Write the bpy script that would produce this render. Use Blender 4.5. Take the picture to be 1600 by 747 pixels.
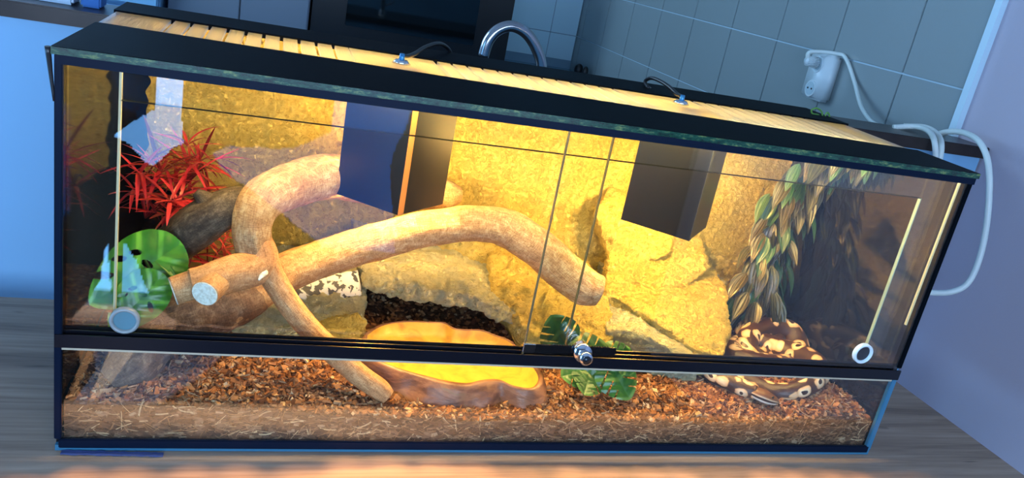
import bpy, bmesh, math, random
import numpy as np
from mathutils import Vector, Matrix, noise
random.seed(7)
scene = bpy.context.scene
for o in list(bpy.data.objects): bpy.data.objects.remove(o)
COL = scene.collection
R = math.radians

# ------------------------------------------------------------ camera
CAM = Vector((0.21104, -0.92771, 0.65758)); FPX = 1268.8
AX = (Vector((0.95067, -0.25025, 0.1833)), Vector((0.08337, -0.36305, -0.92803)), Vector((0.29879, 0.89754, -0.32428)))
cd = bpy.data.cameras.new('camera'); cam = bpy.data.objects.new('camera', cd); COL.objects.link(cam)
cd.sensor_width = 36.0; cd.lens = FPX / 1600 * 36.0; cd.clip_start = 0.01
M = Matrix((AX[0], -AX[1], -AX[2])).transposed().to_4x4(); M.translation = CAM
cam.matrix_world = M
scene.camera = cam

# ------------------------------------------------------------ world, sun, windows' daylight, kitchen fill, exposure
w = bpy.data.worlds.new('world'); scene.world = w; w.use_nodes = True
bg = w.node_tree.nodes['Background']; bg.inputs[0].default_value = (0.22, 0.50, 1.0, 1); bg.inputs[1].default_value = 0.85

def area(name, loc, rot, sx, sy, power, color):
    l = bpy.data.lights.new(name, 'AREA'); l.shape = 'RECTANGLE'; l.size = sx; l.size_y = sy; l.energy = power; l.color = color
    o = bpy.data.objects.new(name, l); COL.objects.link(o); o.location = loc; o.rotation_euler = rot; return o
sl = bpy.data.lights.new('sun', 'SUN'); sl.energy = 20.0; sl.color = (1.0, 0.55, 0.26); sl.angle = R(0.6)
so = bpy.data.objects.new('sun', sl); COL.objects.link(so)
SUN_EL = R(30.0); so.rotation_euler = (R(90) - SUN_EL, 0, 0)          # shines along +y and down
area('window_daylight', (-2.75, -0.8, 0.25), (0, R(-90), 0), 1.8, 1.4, 85, (0.22, 0.55, 1.0))
area('high_window_daylight', (0.25, -1.95, 0.62), (R(90), 0, 0), 2.3, 0.8, 60, (0.52, 0.70, 1.0))
area('balcony_daylight', (0.1, -2.05, -0.32), (R(90), 0, 0), 1.7, 0.9, 30, (0.16, 0.45, 1.0))
area('kitchen_fill_light', (-1.2, 2.2, 1.1), (0, R(-72), 0), 1.0, 1.4, 44, (0.45, 0.72, 1.0))  # fill light added for the kitchen tiles; no window opens there
FILL_STRENGTH = 128.0; BULB_STRENGTH = 720.0      # the added fill tube and the bulbs, built further down
scene.view_settings.view_transform = 'Standard'; scene.view_settings.look = 'None'
scene.view_settings.exposure = 0.0; scene.view_settings.gamma = 1.0
scene.cycles.transparent_max_bounces = 32; scene.cycles.max_bounces = 10

# ------------------------------------------------------------ helpers
def U(u, v, y):
    "point at depth y of the place that was measured at (u, v)"
    d = AX[0]*((u-800)/FPX) + AX[1]*((v-373.5)/FPX) + AX[2]
    return CAM + d*((y-CAM.y)/d.y)
def UZ(u, v, z):
    d = AX[0]*((u-800)/FPX) + AX[1]*((v-373.5)/FPX) + AX[2]
    return CAM + d*((z-CAM.z)/d.z)
def empty(name, label, cat, loc=(0,0,0), group=None):
    o = bpy.data.objects.new(name, None); COL.objects.link(o); o.location = loc; o.empty_display_size = .05
    tag(o, label, cat, group); return o
def tag(o, label=None, cat=None, group=None, kind=None):
    if label: o['label'] = label
    if cat: o['category'] = cat
    if group: o['group'] = group
    if kind: o['kind'] = kind
    return o
def wloc(p):
    v = Vector((0,0,0))
    while p: v += Vector(p.location); p = p.parent
    return v
def link(name, me, m=None, parent=None, smooth=False, kind=None):
    "link a mesh given in world coordinates (parents are only translated)"
    if m is not None and not me.materials: me.materials.append(m)
    if smooth: me.polygons.foreach_set('use_smooth', [True]*len(me.polygons))
    o = bpy.data.objects.new(name, me); COL.objects.link(o)
    if parent: o.parent = parent; o.location = -wloc(parent)
    if kind: o['kind'] = kind
    return o
def obj(name, bm, m, parent=None, smooth=False, kind=None):
    me = bpy.data.meshes.new(name); bm.to_mesh(me); bm.free()
    return link(name, me, m, parent, smooth, kind)
def box_bm(x0, x1, y0, y1, z0, z1, bev=0, bm=None):
    bm2 = bmesh.new()
    bmesh.ops.create_cube(bm2, size=1)
    for v in bm2.verts: v.co = Vector(((x0+x1)/2+v.co.x*(x1-x0), (y0+y1)/2+v.co.y*(y1-y0), (z0+z1)/2+v.co.z*(z1-z0)))
    if bev: bmesh.ops.bevel(bm2, geom=bm2.edges[:], offset=bev, segments=2, affect='EDGES')
    if bm is None: return bm2
    me = bpy.data.meshes.new('t'); bm2.to_mesh(me); bm2.free(); bm.from_mesh(me); bpy.data.meshes.remove(me); return bm
def box(name, x0, x1, y0, y1, z0, z1, m, parent=None, bev=0, kind=None):
    return obj(name, box_bm(x0, x1, y0, y1, z0, z1, bev), m, parent, kind=kind)
def prism(pts, z0, z1, bm=None):
    bm = bm or bmesh.new()
    a = [bm.verts.new((p[0], p[1], z0)) for p in pts]; b = [bm.verts.new((p[0], p[1], z1)) for p in pts]
    n = len(pts); bm.faces.new(a[::-1]); bm.faces.new(b)
    for i in range(n): bm.faces.new((a[i], a[(i+1)%n], b[(i+1)%n], b[i]))
    bmesh.ops.recalc_face_normals(bm, faces=bm.faces[:])
    return bm
def catmull(pts, n):
    "pts: list of tuples; returns n*(len-1)+1 interpolated rows"
    P = np.array([tuple(p) for p in pts], float); P = np.vstack([2*P[0]-P[1], P, 2*P[-1]-P[-2]])
    out = []
    for i in range(1, len(P)-2):
        for k in range(n):
            t = k/n; a, b, c, d = P[i-1], P[i], P[i+1], P[i+2]
            out.append(0.5*((2*b)+(c-a)*t+(2*a-5*b+4*c-d)*t*t+(3*b-a-3*c+d)*t**3))
    out.append(P[-2]); return np.array(out)
def tube(path, seg=16, sub=8, cap=True, disp=None, squash=None, upz=False):
    "path rows (x,y,z,r) -> mesh with UV (u round, v metres along)"
    rows = catmull(path, sub) if sub else np.array(path, float)
    P = [Vector(r[:3]) for r in rows]; rad = [max(r[3], 1e-4) for r in rows]
    n = len(P); V = []; uv = []
    t0 = (P[1]-P[0]).normalized(); up = t0.orthogonal().normalized()
    if abs(t0.z) < .95: up = (Vector((0,0,1))-t0*t0.z).normalized()
    L = 0; lens = []
    for i in range(n):
        t = (P[min(i+1,n-1)]-P[max(i-1,0)]).normalized()
        if upz: up = up*.35+Vector((0,0,1))*.65
        up = (up - t*up.dot(t)).normalized(); sd = t.cross(up)
        if i: L += (P[i]-P[i-1]).length
        lens.append(L)
        for j in range(seg):
            a = 2*math.pi*j/seg; r = rad[i]
            d = up*math.cos(a)*(squash or 1)+sd*math.sin(a)
            if disp: r = r*(1+disp(a, L, P[i]+d*r, i/(n-1)))
            V.append(P[i]+d*r)
    F = []
    for i in range(n-1):
        for j in range(seg):
            k = (j+1) % seg
            F.append((i*seg+j, i*seg+k, (i+1)*seg+k, (i+1)*seg+j))
    ncap = 0
    if cap: F.append(tuple(range(seg))[::-1]); F.append(tuple((n-1)*seg+j for j in range(seg))); ncap = 2
    me = bpy.data.meshes.new('tube'); me.from_pydata([tuple(v) for v in V], [], F)
    ul = me.uv_layers.new(name='UVMap').data
    idx = 0
    for f in me.polygons:
        lis = list(f.loop_indices)
        for q, li in enumerate(lis):
            vi = me.loops[li].vertex_index; i, j = divmod(vi, seg)
            uu = j/seg
            if f.index < (n-1)*seg and f.index % seg == seg-1 and j == 0: uu = 1.0
            ul[li].uv = (uu, lens[i])
    me.polygons.foreach_set('use_smooth', [True]*(len(me.polygons)-ncap)+[False]*ncap)
    me.update(); return me
def eval_mods(name, bm, mods):
    me = bpy.data.meshes.new(name); bm.to_mesh(me); bm.free()
    o = bpy.data.objects.new(name, me); COL.objects.link(o)
    for t, kw in mods:
        md = o.modifiers.new(t, t)
        for k, v in kw.items(): setattr(md, k, v)
    dg = bpy.context.evaluated_depsgraph_get(); dg.update()
    out = bpy.data.meshes.new_from_object(o.evaluated_get(dg)); bpy.data.objects.remove(o); bpy.data.meshes.remove(me)
    return out
def N(p, s, o=0): return noise.noise(Vector(p)*s+Vector((o, o*1.7, o*.3)))
def rocky(name, hulls, m, parent=None, voxel=.0028, amp=.004, smooth=2, fine=.0036, freq=28, clampy=None, boxx=None):
    "rock or plaster lump: hulls of points welded by voxels, then weathered"
    bm = bmesh.new()
    for h in hulls:
        b2 = bmesh.new(); vs = [b2.verts.new(p) for p in h]
        r = bmesh.ops.convex_hull(b2, input=vs)
        kill = list({g for g in r['geom_interior']+r['geom_unused'] if isinstance(g, bmesh.types.BMVert)})
        if kill: bmesh.ops.delete(b2, geom=kill, context='VERTS')
        bmesh.ops.recalc_face_normals(b2, faces=b2.faces[:])
        t = bpy.data.meshes.new('t'); b2.to_mesh(t); b2.free(); bm.from_mesh(t); bpy.data.meshes.remove(t)
    me = eval_mods(name, bm, [('REMESH', dict(mode='VOXEL', voxel_size=voxel)), ('SMOOTH', dict(factor=.8, iterations=smooth))])
    ns = [v.normal.copy() for v in me.vertices]
    for v, n in zip(me.vertices, ns):
        p = v.co
        d = amp*(N(p, freq)+.5*N(p, freq*2.3, 3)) + fine*(N(p, 95, 9)+.8*N(p, 190, 2)+.5*N(p, 330, 5))
        v.co = p + n*d
        if clampy is not None and v.co.y > clampy: v.co.y = clampy
        if boxx is not None: v.co.x = min(max(v.co.x, boxx[0]), boxx[1])
    me.update()
    return link(name, me, m, parent, True)
# ------------------------------------------------------------ materials
def mat(name, col=(.5,.5,.5), rough=.5, metal=0, spec=.5, **kw):
    m = bpy.data.materials.new(name); m.use_nodes = True; b = m.node_tree.nodes['Principled BSDF']
    b.inputs['Base Color'].default_value = (*col, 1); b.inputs['Roughness'].default_value = rough
    b.inputs['Metallic'].default_value = metal; b.inputs['Specular IOR Level'].default_value = spec
    for k, v in kw.items(): b.inputs[k].default_value = v
    return m
class NT:
    def __init__(s, m): s.m = m; s.t = m.node_tree; s.b = s.t.nodes.get('Principled BSDF')
    def n(s, typ, **kw):
        x = s.t.nodes.new(typ)
        for k, v in kw.items():
            if k in x.inputs.keys() if isinstance(k, str) else False: x.inputs[k].default_value = v
            else: setattr(x, k, v)
        return x
    def l(s, a, b): s.t.links.new(a, b)
    def coords(s, kind='Object', scale=(1,1,1)):
        c = s.n('ShaderNodeTexCoord'); mp = s.n('ShaderNodeMapping'); mp.inputs['Scale'].default_value = scale
        s.l(c.outputs[kind], mp.inputs['Vector']); return mp.outputs['Vector']
    def noise(s, vec, scale, detail=4, rough=.55, dist=0):
        x = s.n('ShaderNodeTexNoise'); x.inputs['Scale'].default_value = scale; x.inputs['Detail'].default_value = detail
        x.inputs['Roughness'].default_value = rough; x.inputs['Distortion'].default_value = dist
        s.l(vec, x.inputs['Vector']); return x.outputs['Fac']
    def ramp(s, fac, stops):
        x = s.n('ShaderNodeValToRGB'); e = x.color_ramp.elements
        while len(e) < len(stops): e.new(.5)
        for q, (p, c) in zip(e, stops): q.position = p; q.color = (*c, 1) if len(c) == 3 else c
        s.l(fac, x.inputs['Fac']); return x.outputs['Color']
    def mix(s, f, a, b, mode='MIX'):
        x = s.n('ShaderNodeMix', data_type='RGBA', blend_type=mode)
        for v, i in ((f, 0), (a, 6), (b, 7)):
            if hasattr(v, 'links'): s.l(v, x.inputs[i])
            else: x.inputs[i].default_value = v if i == 0 else (*v, 1)
        return x.outputs[2]
    def bump(s, h, strength=.5, dist=.002):
        x = s.n('ShaderNodeBump'); x.inputs['Strength'].default_value = strength; x.inputs['Distance'].default_value = dist
        s.l(h, x.inputs['Height']); s.l(x.outputs['Normal'], s.b.inputs['Normal']); return x
    def color(s, c): s.l(c, s.b.inputs['Base Color'])
def glass_mat(name, tint=(.97,1,.98), ior=1.5, haze=0):
    m = bpy.data.materials.new(name); m.use_nodes = True; t = m.node_tree; t.nodes.clear(); q = NT(m)
    geo = q.n('ShaderNodeNewGeometry'); mp = q.n('ShaderNodeMapRange'); mp.inputs[3].default_value = ior; mp.inputs[4].default_value = 1/ior
    q.l(geo.outputs['Backfacing'], mp.inputs[0])
    fr = q.n('ShaderNodeFresnel'); q.l(mp.outputs[0], fr.inputs['IOR'])
    tr = q.n('ShaderNodeBsdfTransparent'); tr.inputs[0].default_value = (*tint, 1)
    gl = q.n('ShaderNodeBsdfGlossy'); gl.inputs['Roughness'].default_value = .0; gl.inputs[0].default_value = (1,1,1,1)
    mx = q.n('ShaderNodeMixShader'); q.l(fr.outputs[0], mx.inputs[0]); q.l(tr.outputs[0], mx.inputs[1]); q.l(gl.outputs[0], mx.inputs[2])
    out = q.n('ShaderNodeOutputMaterial'); last = mx
    if haze:
        df = q.n('ShaderNodeBsdfDiffuse'); df.inputs[0].default_value = (.8,.8,.78,1)
        m2 = q.n('ShaderNodeMixShader'); m2.inputs[0].default_value = haze; q.l(mx.outputs[0], m2.inputs[1]); q.l(df.outputs[0], m2.inputs[2]); last = m2
    q.l(last.outputs[0], out.inputs['Surface']); return m
GLASS = glass_mat('clear_glass')
GLASS_HAZY = glass_mat('hazy_glass', (.95,.97,.95), 1.5, .008)  # glass mixed with a little even haze
# ribbed acrylic slats on top
ACR = bpy.data.materials.new('frosted_acrylic'); ACR.use_nodes = True; ACR.node_tree.nodes.clear(); q = NT(ACR)
a = q.n('ShaderNodeBsdfTransparent'); a.inputs[0].default_value = (.92,.95,.92,1); b = q.n('ShaderNodeBsdfTranslucent'); b.inputs[0].default_value = (.66,.76,.86,1)
c = q.n('ShaderNodeBsdfGlossy'); c.inputs['Roughness'].default_value = .25
v = q.coords('Object', (300, 20, 20)); f = q.noise(v, 1.0, 3); bp = q.n('ShaderNodeBump'); bp.inputs['Distance'].default_value = .002; q.l(f, bp.inputs['Height']); q.l(bp.outputs[0], c.inputs['Normal']); q.l(bp.outputs[0], b.inputs['Normal'])
m1 = q.n('ShaderNodeMixShader'); m1.inputs[0].default_value = .55; q.l(a.outputs[0], m1.inputs[1]); q.l(b.outputs[0], m1.inputs[2])
m2 = q.n('ShaderNodeMixShader'); m2.inputs[0].default_value = .08; q.l(m1.outputs[0], m2.inputs[1]); q.l(c.outputs[0], m2.inputs[2])
o_ = q.n('ShaderNodeOutputMaterial'); q.l(m2.outputs[0], o_.inputs['Surface'])

BLACKFILM = mat('black_film', (.006,.006,.008), .06, 0, .6)
BLACKTOP = mat('black_painted_glass', (.0015,.003,.005), .5, 0, .02)
q = NT(BLACKTOP); q.bump(q.noise(q.coords(scale=(1,1,1)), 90, 3), .05, .001)
SEAM = mat('blue_black_silicone', (.002,.007,.020), .4, 0, .08)
SEAMB = mat('blue_glass_edge', (.03,.14,.24), .15)
GREENEDGE = mat('green_glass_edge', (.02,.16,.10), .2)
q = NT(GREENEDGE); v = q.coords(scale=(60,60,160)); q.color(q.ramp(q.noise(v, 1, 4, .7), [(.38,(.002,.022,.016)),(.55,(.008,.06,.035)),(.72,(.14,.20,.06))]))
TRACK = mat('black_track', (.005,.006,.010), .25, 0, .25)
EDGE = mat('painted_glow_edge', (.42,.39,.28), .3)  # glow of the lit pane edge is put into this cream colour
STEEL = mat('chrome', (.75,.78,.82), .12, 1)
BLACKM = mat('black_metal', (.01,.01,.012), .3, .3)
BLACKP = mat('black_plastic', (.008,.008,.009), .35)
WHITEP = mat('white_plastic', (.62,.74,.78), .3)
WCABLE = mat('white_cable', (.62,.72,.70), .4)
PANELW = mat('white_panel', (.22,.47,.72), .5)
COPPER = mat('orange_wood_edge', (.50,.18,.05), .35)
BLUEBOX = mat('black_lacquer', (.005,.006,.010), .35, 0, .3)
BOX2 = mat('black_plastic_sheet', (.010,.009,.009), .28, 0, .5)
BULB = bpy.data.materials.new('lit_bulb'); BULB.use_nodes = True; bb = BULB.node_tree.nodes['Principled BSDF']
bb.inputs['Emission Color'].default_value = (1.0, .53, .13, 1); bb.inputs['Emission Strength'].default_value = BULB_STRENGTH

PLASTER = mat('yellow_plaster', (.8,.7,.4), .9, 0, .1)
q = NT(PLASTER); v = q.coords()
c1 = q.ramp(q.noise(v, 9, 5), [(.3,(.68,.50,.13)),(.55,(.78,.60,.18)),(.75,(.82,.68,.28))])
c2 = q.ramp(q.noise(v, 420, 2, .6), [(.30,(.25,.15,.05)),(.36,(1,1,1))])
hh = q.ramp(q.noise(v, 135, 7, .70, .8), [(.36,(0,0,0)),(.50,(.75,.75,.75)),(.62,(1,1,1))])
q.color(q.mix(.7, q.mix(.6, c1, q.ramp(hh, [(0,(.62,.52,.36)),(.5,(1,1,1))]), 'MULTIPLY'), c2, 'MULTIPLY')); q.bump(hh, 1.0, .006)  # shade inside the pits is painted into the colour besides the bump
ROCKG = mat('shaded_plaster', (.6,.6,.5), .9, 0, .15)  # same plaster, its grey-green shade put into the colour
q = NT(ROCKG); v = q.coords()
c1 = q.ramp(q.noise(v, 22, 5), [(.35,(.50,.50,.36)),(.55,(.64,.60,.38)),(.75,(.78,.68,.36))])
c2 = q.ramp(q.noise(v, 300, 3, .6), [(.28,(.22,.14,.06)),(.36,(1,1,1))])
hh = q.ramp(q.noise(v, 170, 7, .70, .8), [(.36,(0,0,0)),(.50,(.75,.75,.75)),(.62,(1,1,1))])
q.color(q.mix(.7, q.mix(.5, c1, q.ramp(hh, [(0,(.62,.55,.42)),(.5,(1,1,1))]), 'MULTIPLY'), c2, 'MULTIPLY')); q.bump(hh, 1.0, .005)  # pits get their shade in the colour here too
GRANITE = mat('speckled_stone', (.7,.7,.7), .6)
q = NT(GRANITE); v = q.coords(); q.color(q.ramp(q.noise(v, 95, 2, .5, .3), [(.44,(.02,.03,.05)),(.49,(.50,.53,.58))]))
def wood(name, cols, sc=1.0, bump=.8, blotch=(.20,.09,.045)):
    m = mat(name, (.4,.25,.12), .6, 0, .25); q = NT(m)
    f1 = q.noise(q.coords('UV', (16*sc, 60*sc, 1)), 1, 9, .78, .5)
    f2 = q.noise(q.coords('UV', (22, 700*sc, 1)), 1, 6, .75, .4)
    f4 = q.noise(q.coords('UV', (110, 60*sc, 1)), 1, 4, .6, .3)
    f3 = q.noise(q.coords(), 16, 6, .65)
    c = q.ramp(f1, [(.32,cols[0]),(.50,cols[1]),(.66,cols[2])])
    c = q.mix(q.ramp(f3, [(.48,(0,0,0)),(.75,(.7,.7,.7))]), c, blotch)
    c = q.mix(.6, c, q.ramp(f2, [(.40,(.45,.36,.30)),(.52,(1,1,1))]), 'MULTIPLY')
    c = q.mix(.4, c, q.ramp(f4, [(.36,(.5,.42,.36)),(.52,(1,1,1))]), 'MULTIPLY')
    ff = q.mix(.5, q.mix(.5, f1, f2), f4)
    q.color(c); q.bump(ff, bump, .003); return m
WOOD = wood('peeled_wood', [(.27,.14,.065),(.50,.31,.155),(.74,.57,.35)], 1, 1.0, (.36,.16,.07))
WOOD2 = wood('orange_wood', [(.30,.14,.06),(.56,.30,.14),(.74,.48,.26)], 1, .6, (.42,.18,.08))
BARK = wood('grey_bark', [(.03,.024,.02),(.09,.065,.045),(.22,.18,.13)], 1.0, 1.0, (.07,.035,.02))
BARK2 = wood('brown_bark', [(.08,.045,.03),(.20,.12,.075),(.38,.27,.18)], 1.0, 1.0, (.14,.06,.035))
CUT = mat('pale_cut_wood', (.72,.70,.62), .7); q = NT(CUT); v = q.coords(); q.color(q.ramp(q.noise(v, 260, 3), [(.3,(.55,.50,.40)),(.6,(.78,.77,.70))]))
def island_mat(name, stops, rough=.75):
    m = mat(name, (.3,.15,.07), rough, 0, .25); q = NT(m); g = q.n('ShaderNodeNewGeometry')
    f = q.noise(q.coords(), 120, 3); oi = q.n('ShaderNodeObjectInfo')
    ad = q.n('ShaderNodeMath', operation='ADD'); q.l(g.outputs['Random Per Island'], ad.inputs[0]); q.l(oi.outputs['Random'], ad.inputs[1])
    fr = q.n('ShaderNodeMath', operation='FRACT'); q.l(ad.outputs[0], fr.inputs[0])
    c = q.ramp(fr.outputs[0], stops)
    c = q.mix(.5, c, q.ramp(f, [(.3,(.45,.4,.38)),(.65,(1.1,1.05,1))]), 'MULTIPLY'); q.color(c); q.bump(f, .5, .001); return m
CHIPF = island_mat('dark_bark_chip', [(0,(.03,.014,.009)),(.4,(.08,.038,.022)),(.8,(.13,.065,.038)),(.96,(.22,.13,.08)),(1,(.36,.26,.17))])
CHIP = island_mat('bark_chip', [(0,(.07,.025,.012)),(.3,(.20,.075,.030)),(.6,(.34,.145,.058)),(.88,(.46,.24,.11)),(1,(.62,.48,.32))])
FIBRE = island_mat('coconut_fibre', [(0,(.16,.08,.04)),(.6,(.30,.17,.09)),(1,(.55,.42,.26))])
SOIL = mat('brown_soil', (.1,.05,.03), .95, 0, .1); q = NT(SOIL); v = q.coords(scale=(1,1,2.2))
q.color(q.ramp(q.noise(v, 120, 6, .7), [(.3,(.035,.018,.010)),(.5,(.13,.062,.036)),(.7,(.26,.14,.085))])); q.bump(q.noise(v, 150, 6, .7), 1, .004)
DISHO = mat('red_brown_stoneware', (.3,.15,.1), .4); q = NT(DISHO); v = q.coords(scale=(1,1,3))
q.color(q.ramp(q.noise(v, 14, 6, .6, 1.2), [(.32,(.06,.025,.018)),(.46,(.17,.07,.042)),(.6,(.30,.14,.08)),(.75,(.24,.15,.07))])); q.bump(q.noise(v, 60, 4), .5, .002)
DISHI = mat('ochre_glaze', (.72,.44,.08), .35); q = NT(DISHI); v = q.coords()
q.color(q.ramp(q.noise(v, 30, 5, .6, .6), [(.3,(.50,.22,.03)),(.5,(.72,.40,.05)),(.7,(.78,.48,.08))])); q.bump(q.noise(v, 50, 3), .3, .001)
def leafmat(name, edge, mid, stripe, rough=.35, ns=7):
    m = mat(name, mid, rough, 0, .5); q = NT(m); c = q.n('ShaderNodeTexCoord'); sp = q.n('ShaderNodeSeparateXYZ'); q.l(c.outputs['UV'], sp.inputs[0])
    # u across (0..1), v along
    wv = q.n('ShaderNodeMath', operation='MULTIPLY'); wv.inputs[1].default_value = ns*2*math.pi; q.l(sp.outputs[0], wv.inputs[0])
    sn = q.n('ShaderNodeMath', operation='COSINE'); q.l(wv.outputs[0], sn.inputs[0])
    col = q.ramp(sn.outputs[0], [(.0, mid), (.55, mid), (.95, stripe)])
    f = q.noise(q.coords(), 40, 3); oi = q.n('ShaderNodeObjectInfo'); g = q.n('ShaderNodeNewGeometry')
    col = q.mix(q.ramp(f, [(.4,(0,0,0)),(.7,(.7,.7,.7))]), col, edge)
    col = q.mix(.45, col, q.ramp(oi.outputs['Random'], [(0,(.5,.45,.4)),(.5,(1,1,1)),(1,(.75,1.15,.7))]), 'MULTIPLY')
    q.color(col); q.bump(sn.outputs[0], .35, .0008); return m
VLEAF = leafmat('olive_leaf', (.035,.024,.012), (.045,.042,.016), (.15,.12,.07), .27, 4)
VLEAF2 = leafmat('green_leaf', (.02,.06,.022), (.03,.09,.033), (.10,.17,.07), .33, 4)
MONS = leafmat('monstera_green', (.008,.05,.008), (.03,.16,.012), (.09,.30,.03), .26, 4)
MONSD = leafmat('monstera_dark', (.012,.05,.012), (.025,.10,.02), (.10,.20,.05), .28, 2)
REDM = mat('red_plastic_blade', (.55,.015,.03), .35); q = NT(REDM); oi = q.n('ShaderNodeObjectInfo')
q.color(q.ramp(oi.outputs['Random'], [(0,(.08,.002,.006)),(.5,(.32,.008,.014)),(1,(.62,.04,.05))]))
# snake
SNAKE = mat('python_skin', (.3,.2,.1), .32, 0, .5); q = NT(SNAKE)
v = q.coords('UV', (4.0, 36, 1)); vo = q.n('ShaderNodeTexVoronoi'); vo.inputs['Scale'].default_value = 1; vo.inputs['Randomness'].default_value = .75
nz = q.n('ShaderNodeTexNoise'); nz.inputs['Scale'].default_value = 1.6; q.l(v, nz.inputs['Vector'])
mv = q.mix(.35, v, nz.outputs['Color'], 'ADD'); q.l(mv, vo.inputs['Vector'])
pat = q.ramp(vo.outputs['Distance'], [(0,(.05,.022,.012)),(.16,(.05,.022,.012)),(.20,(.88,.70,.48)),(.40,(.70,.42,.21)),(.45,(.06,.025,.014)),(1,(.03,.014,.01))])
cc = q.n('ShaderNodeTexCoord'); sp = q.n('ShaderNodeSeparateXYZ'); q.l(cc.outputs['UV'], sp.inputs[0])
ab = q.n('ShaderNodeMath', operation='SUBTRACT'); ab.inputs[1].default_value = .5; q.l(sp.outputs[0], ab.inputs[0])
ab2 = q.n('ShaderNodeMath', operation='ABSOLUTE'); q.l(ab.outputs[0], ab2.inputs[0])
pat = q.mix(q.ramp(ab2.outputs[0], [(.08,(1,1,1)),(.12,(0,0,0))]), pat, (.75,.72,.62))
sc = q.n('ShaderNodeTexVoronoi'); sc.inputs['Scale'].default_value = 1; q.l(q.coords('UV', (70, 600, 1)), sc.inputs['Vector'])
q.color(pat); q.bump(sc.outputs['Distance'], .35, .0008)
# room
TABLE = mat('oak_laminate', (.3,.22,.15), .5, 0, .3); q = NT(TABLE)
f1 = q.noise(q.coords(scale=(1.6,26,1)), 1, 6, .65, .6); f2 = q.noise(q.coords(scale=(5,170,1)), 1, 4, .6); f3 = q.noise(q.coords(scale=(3.2,30,1)), 1, 3, .5, 1.0)
c = q.ramp(f1, [(.3,(.19,.13,.09)),(.5,(.33,.235,.165)),(.7,(.44,.33,.24))])
c = q.mix(.5, c, q.ramp(f2, [(.3,(.55,.5,.48)),(.6,(1.05,1.05,1.05))]), 'MULTIPLY')
c = q.mix(q.ramp(f3, [(.24,(.9,.9,.9)),(.31,(0,0,0))]), c, (.035,.022,.016)); q.color(c); q.bump(f2, .15, .0006)
PAINT = mat('lilac_grey_paint', (.44,.42,.50), .8, 0, .2); q = NT(PAINT); q.bump(q.noise(q.coords(), 160, 4), .25, .001)
WALLP = mat('white_paint', (.55,.58,.62), .85)
TILE = mat('pale_wall_tile', (.27,.33,.34), .16, 0, .5); q = NT(TILE); q.bump(q.noise(q.coords(), 6, 3), .06, .01)
TILEB = mat('white_wall_tile', (.58,.88,1.0), .14)
GROUT = mat('grout', (.46,.62,.72), .8)
FLOORM = mat('floor_board', (.10,.08,.07), .6); q = NT(FLOORM); q.color(q.ramp(q.noise(q.coords(scale=(1,12,1)), 2, 5), [(.3,(.02,.014,.012)),(.7,(.06,.042,.03))]))
COUNTER = mat('dark_brown_counter', (.022,.015,.013), .35, 0, .4); q = NT(COUNTER); q.color(q.ramp(q.noise(q.coords(scale=(2,40,2)), 3, 5), [(.3,(.010,.007,.007)),(.7,(.05,.034,.028))]))
OVENB = mat('black_oven', (.004,.004,.005), .3); OVENG = mat('oven_door_glass', (.003,.005,.006), .04, 0, .8)
CABG = mat('grey_cabinet', (.17,.21,.27), .4)
CURT = mat('cream_curtain', (.5,.47,.4), .9)

# ------------------------------------------------------------ the setting
XW, YB, ZF, ZC = 1.78, 3.35, -0.75, 1.85
def struct(o): o['kind'] = 'structure'; return o
YF = -1.78
struct(box('floor', -2.7, XW+.1, YF-.1, YB+.1, ZF-.05, ZF, FLOORM))
struct(box('ceiling', -2.7, XW+.1, YF-.1, YB+.1, ZC, ZC+.05, WALLP))
struct(box('wall_right', XW, XW+.1, YF-.1, YB, ZF, ZC, PAINT))
struct(box('wall_back', -2.7, XW+.1, YB, YB+.1, ZF, ZC, WALLP))
bm = box_bm(-2.7, -2.6, -.1, YB, ZF, ZC); box_bm(-2.7, -2.6, YF-.1, -1.5, ZF, ZC, bm=bm); box_bm(-2.7, -2.6, -1.5, -.1, ZF, -.65, bm=bm); box_bm(-2.7, -2.6, -1.5, -.1, 1.15, ZC, bm=bm)
struct(obj('wall_left', bm, WALLP))
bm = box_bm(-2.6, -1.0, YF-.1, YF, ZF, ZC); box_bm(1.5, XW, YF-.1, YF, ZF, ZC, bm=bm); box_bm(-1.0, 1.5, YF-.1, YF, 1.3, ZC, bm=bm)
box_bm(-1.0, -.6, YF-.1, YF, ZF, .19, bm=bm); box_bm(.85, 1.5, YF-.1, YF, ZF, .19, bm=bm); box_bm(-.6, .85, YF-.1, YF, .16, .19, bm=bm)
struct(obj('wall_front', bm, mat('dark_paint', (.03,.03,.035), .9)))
WFP = mat('window_frame_paint', (.6,.62,.65), .4)
def frame(name, bms):
    bm = bmesh.new()
    for b in bms: box_bm(*b, bm=bm)
    return struct(obj(name, bm, WFP))
frame('window_1', [(-2.68,-2.62,-1.5,-1.44,-.65,1.15), (-2.68,-2.62,-.16,-.1,-.65,1.15), (-2.68,-2.62,-1.5,-.1,1.09,1.15), (-2.68,-2.62,-1.5,-.1,-.65,-.59)])
frame('window_2', [(-1.0,-.94,YF-.08,YF-.02,.19,1.3), (1.44,1.5,YF-.08,YF-.02,.19,1.3), (-1.0,1.5,YF-.08,YF-.02,1.24,1.3)])
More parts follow.
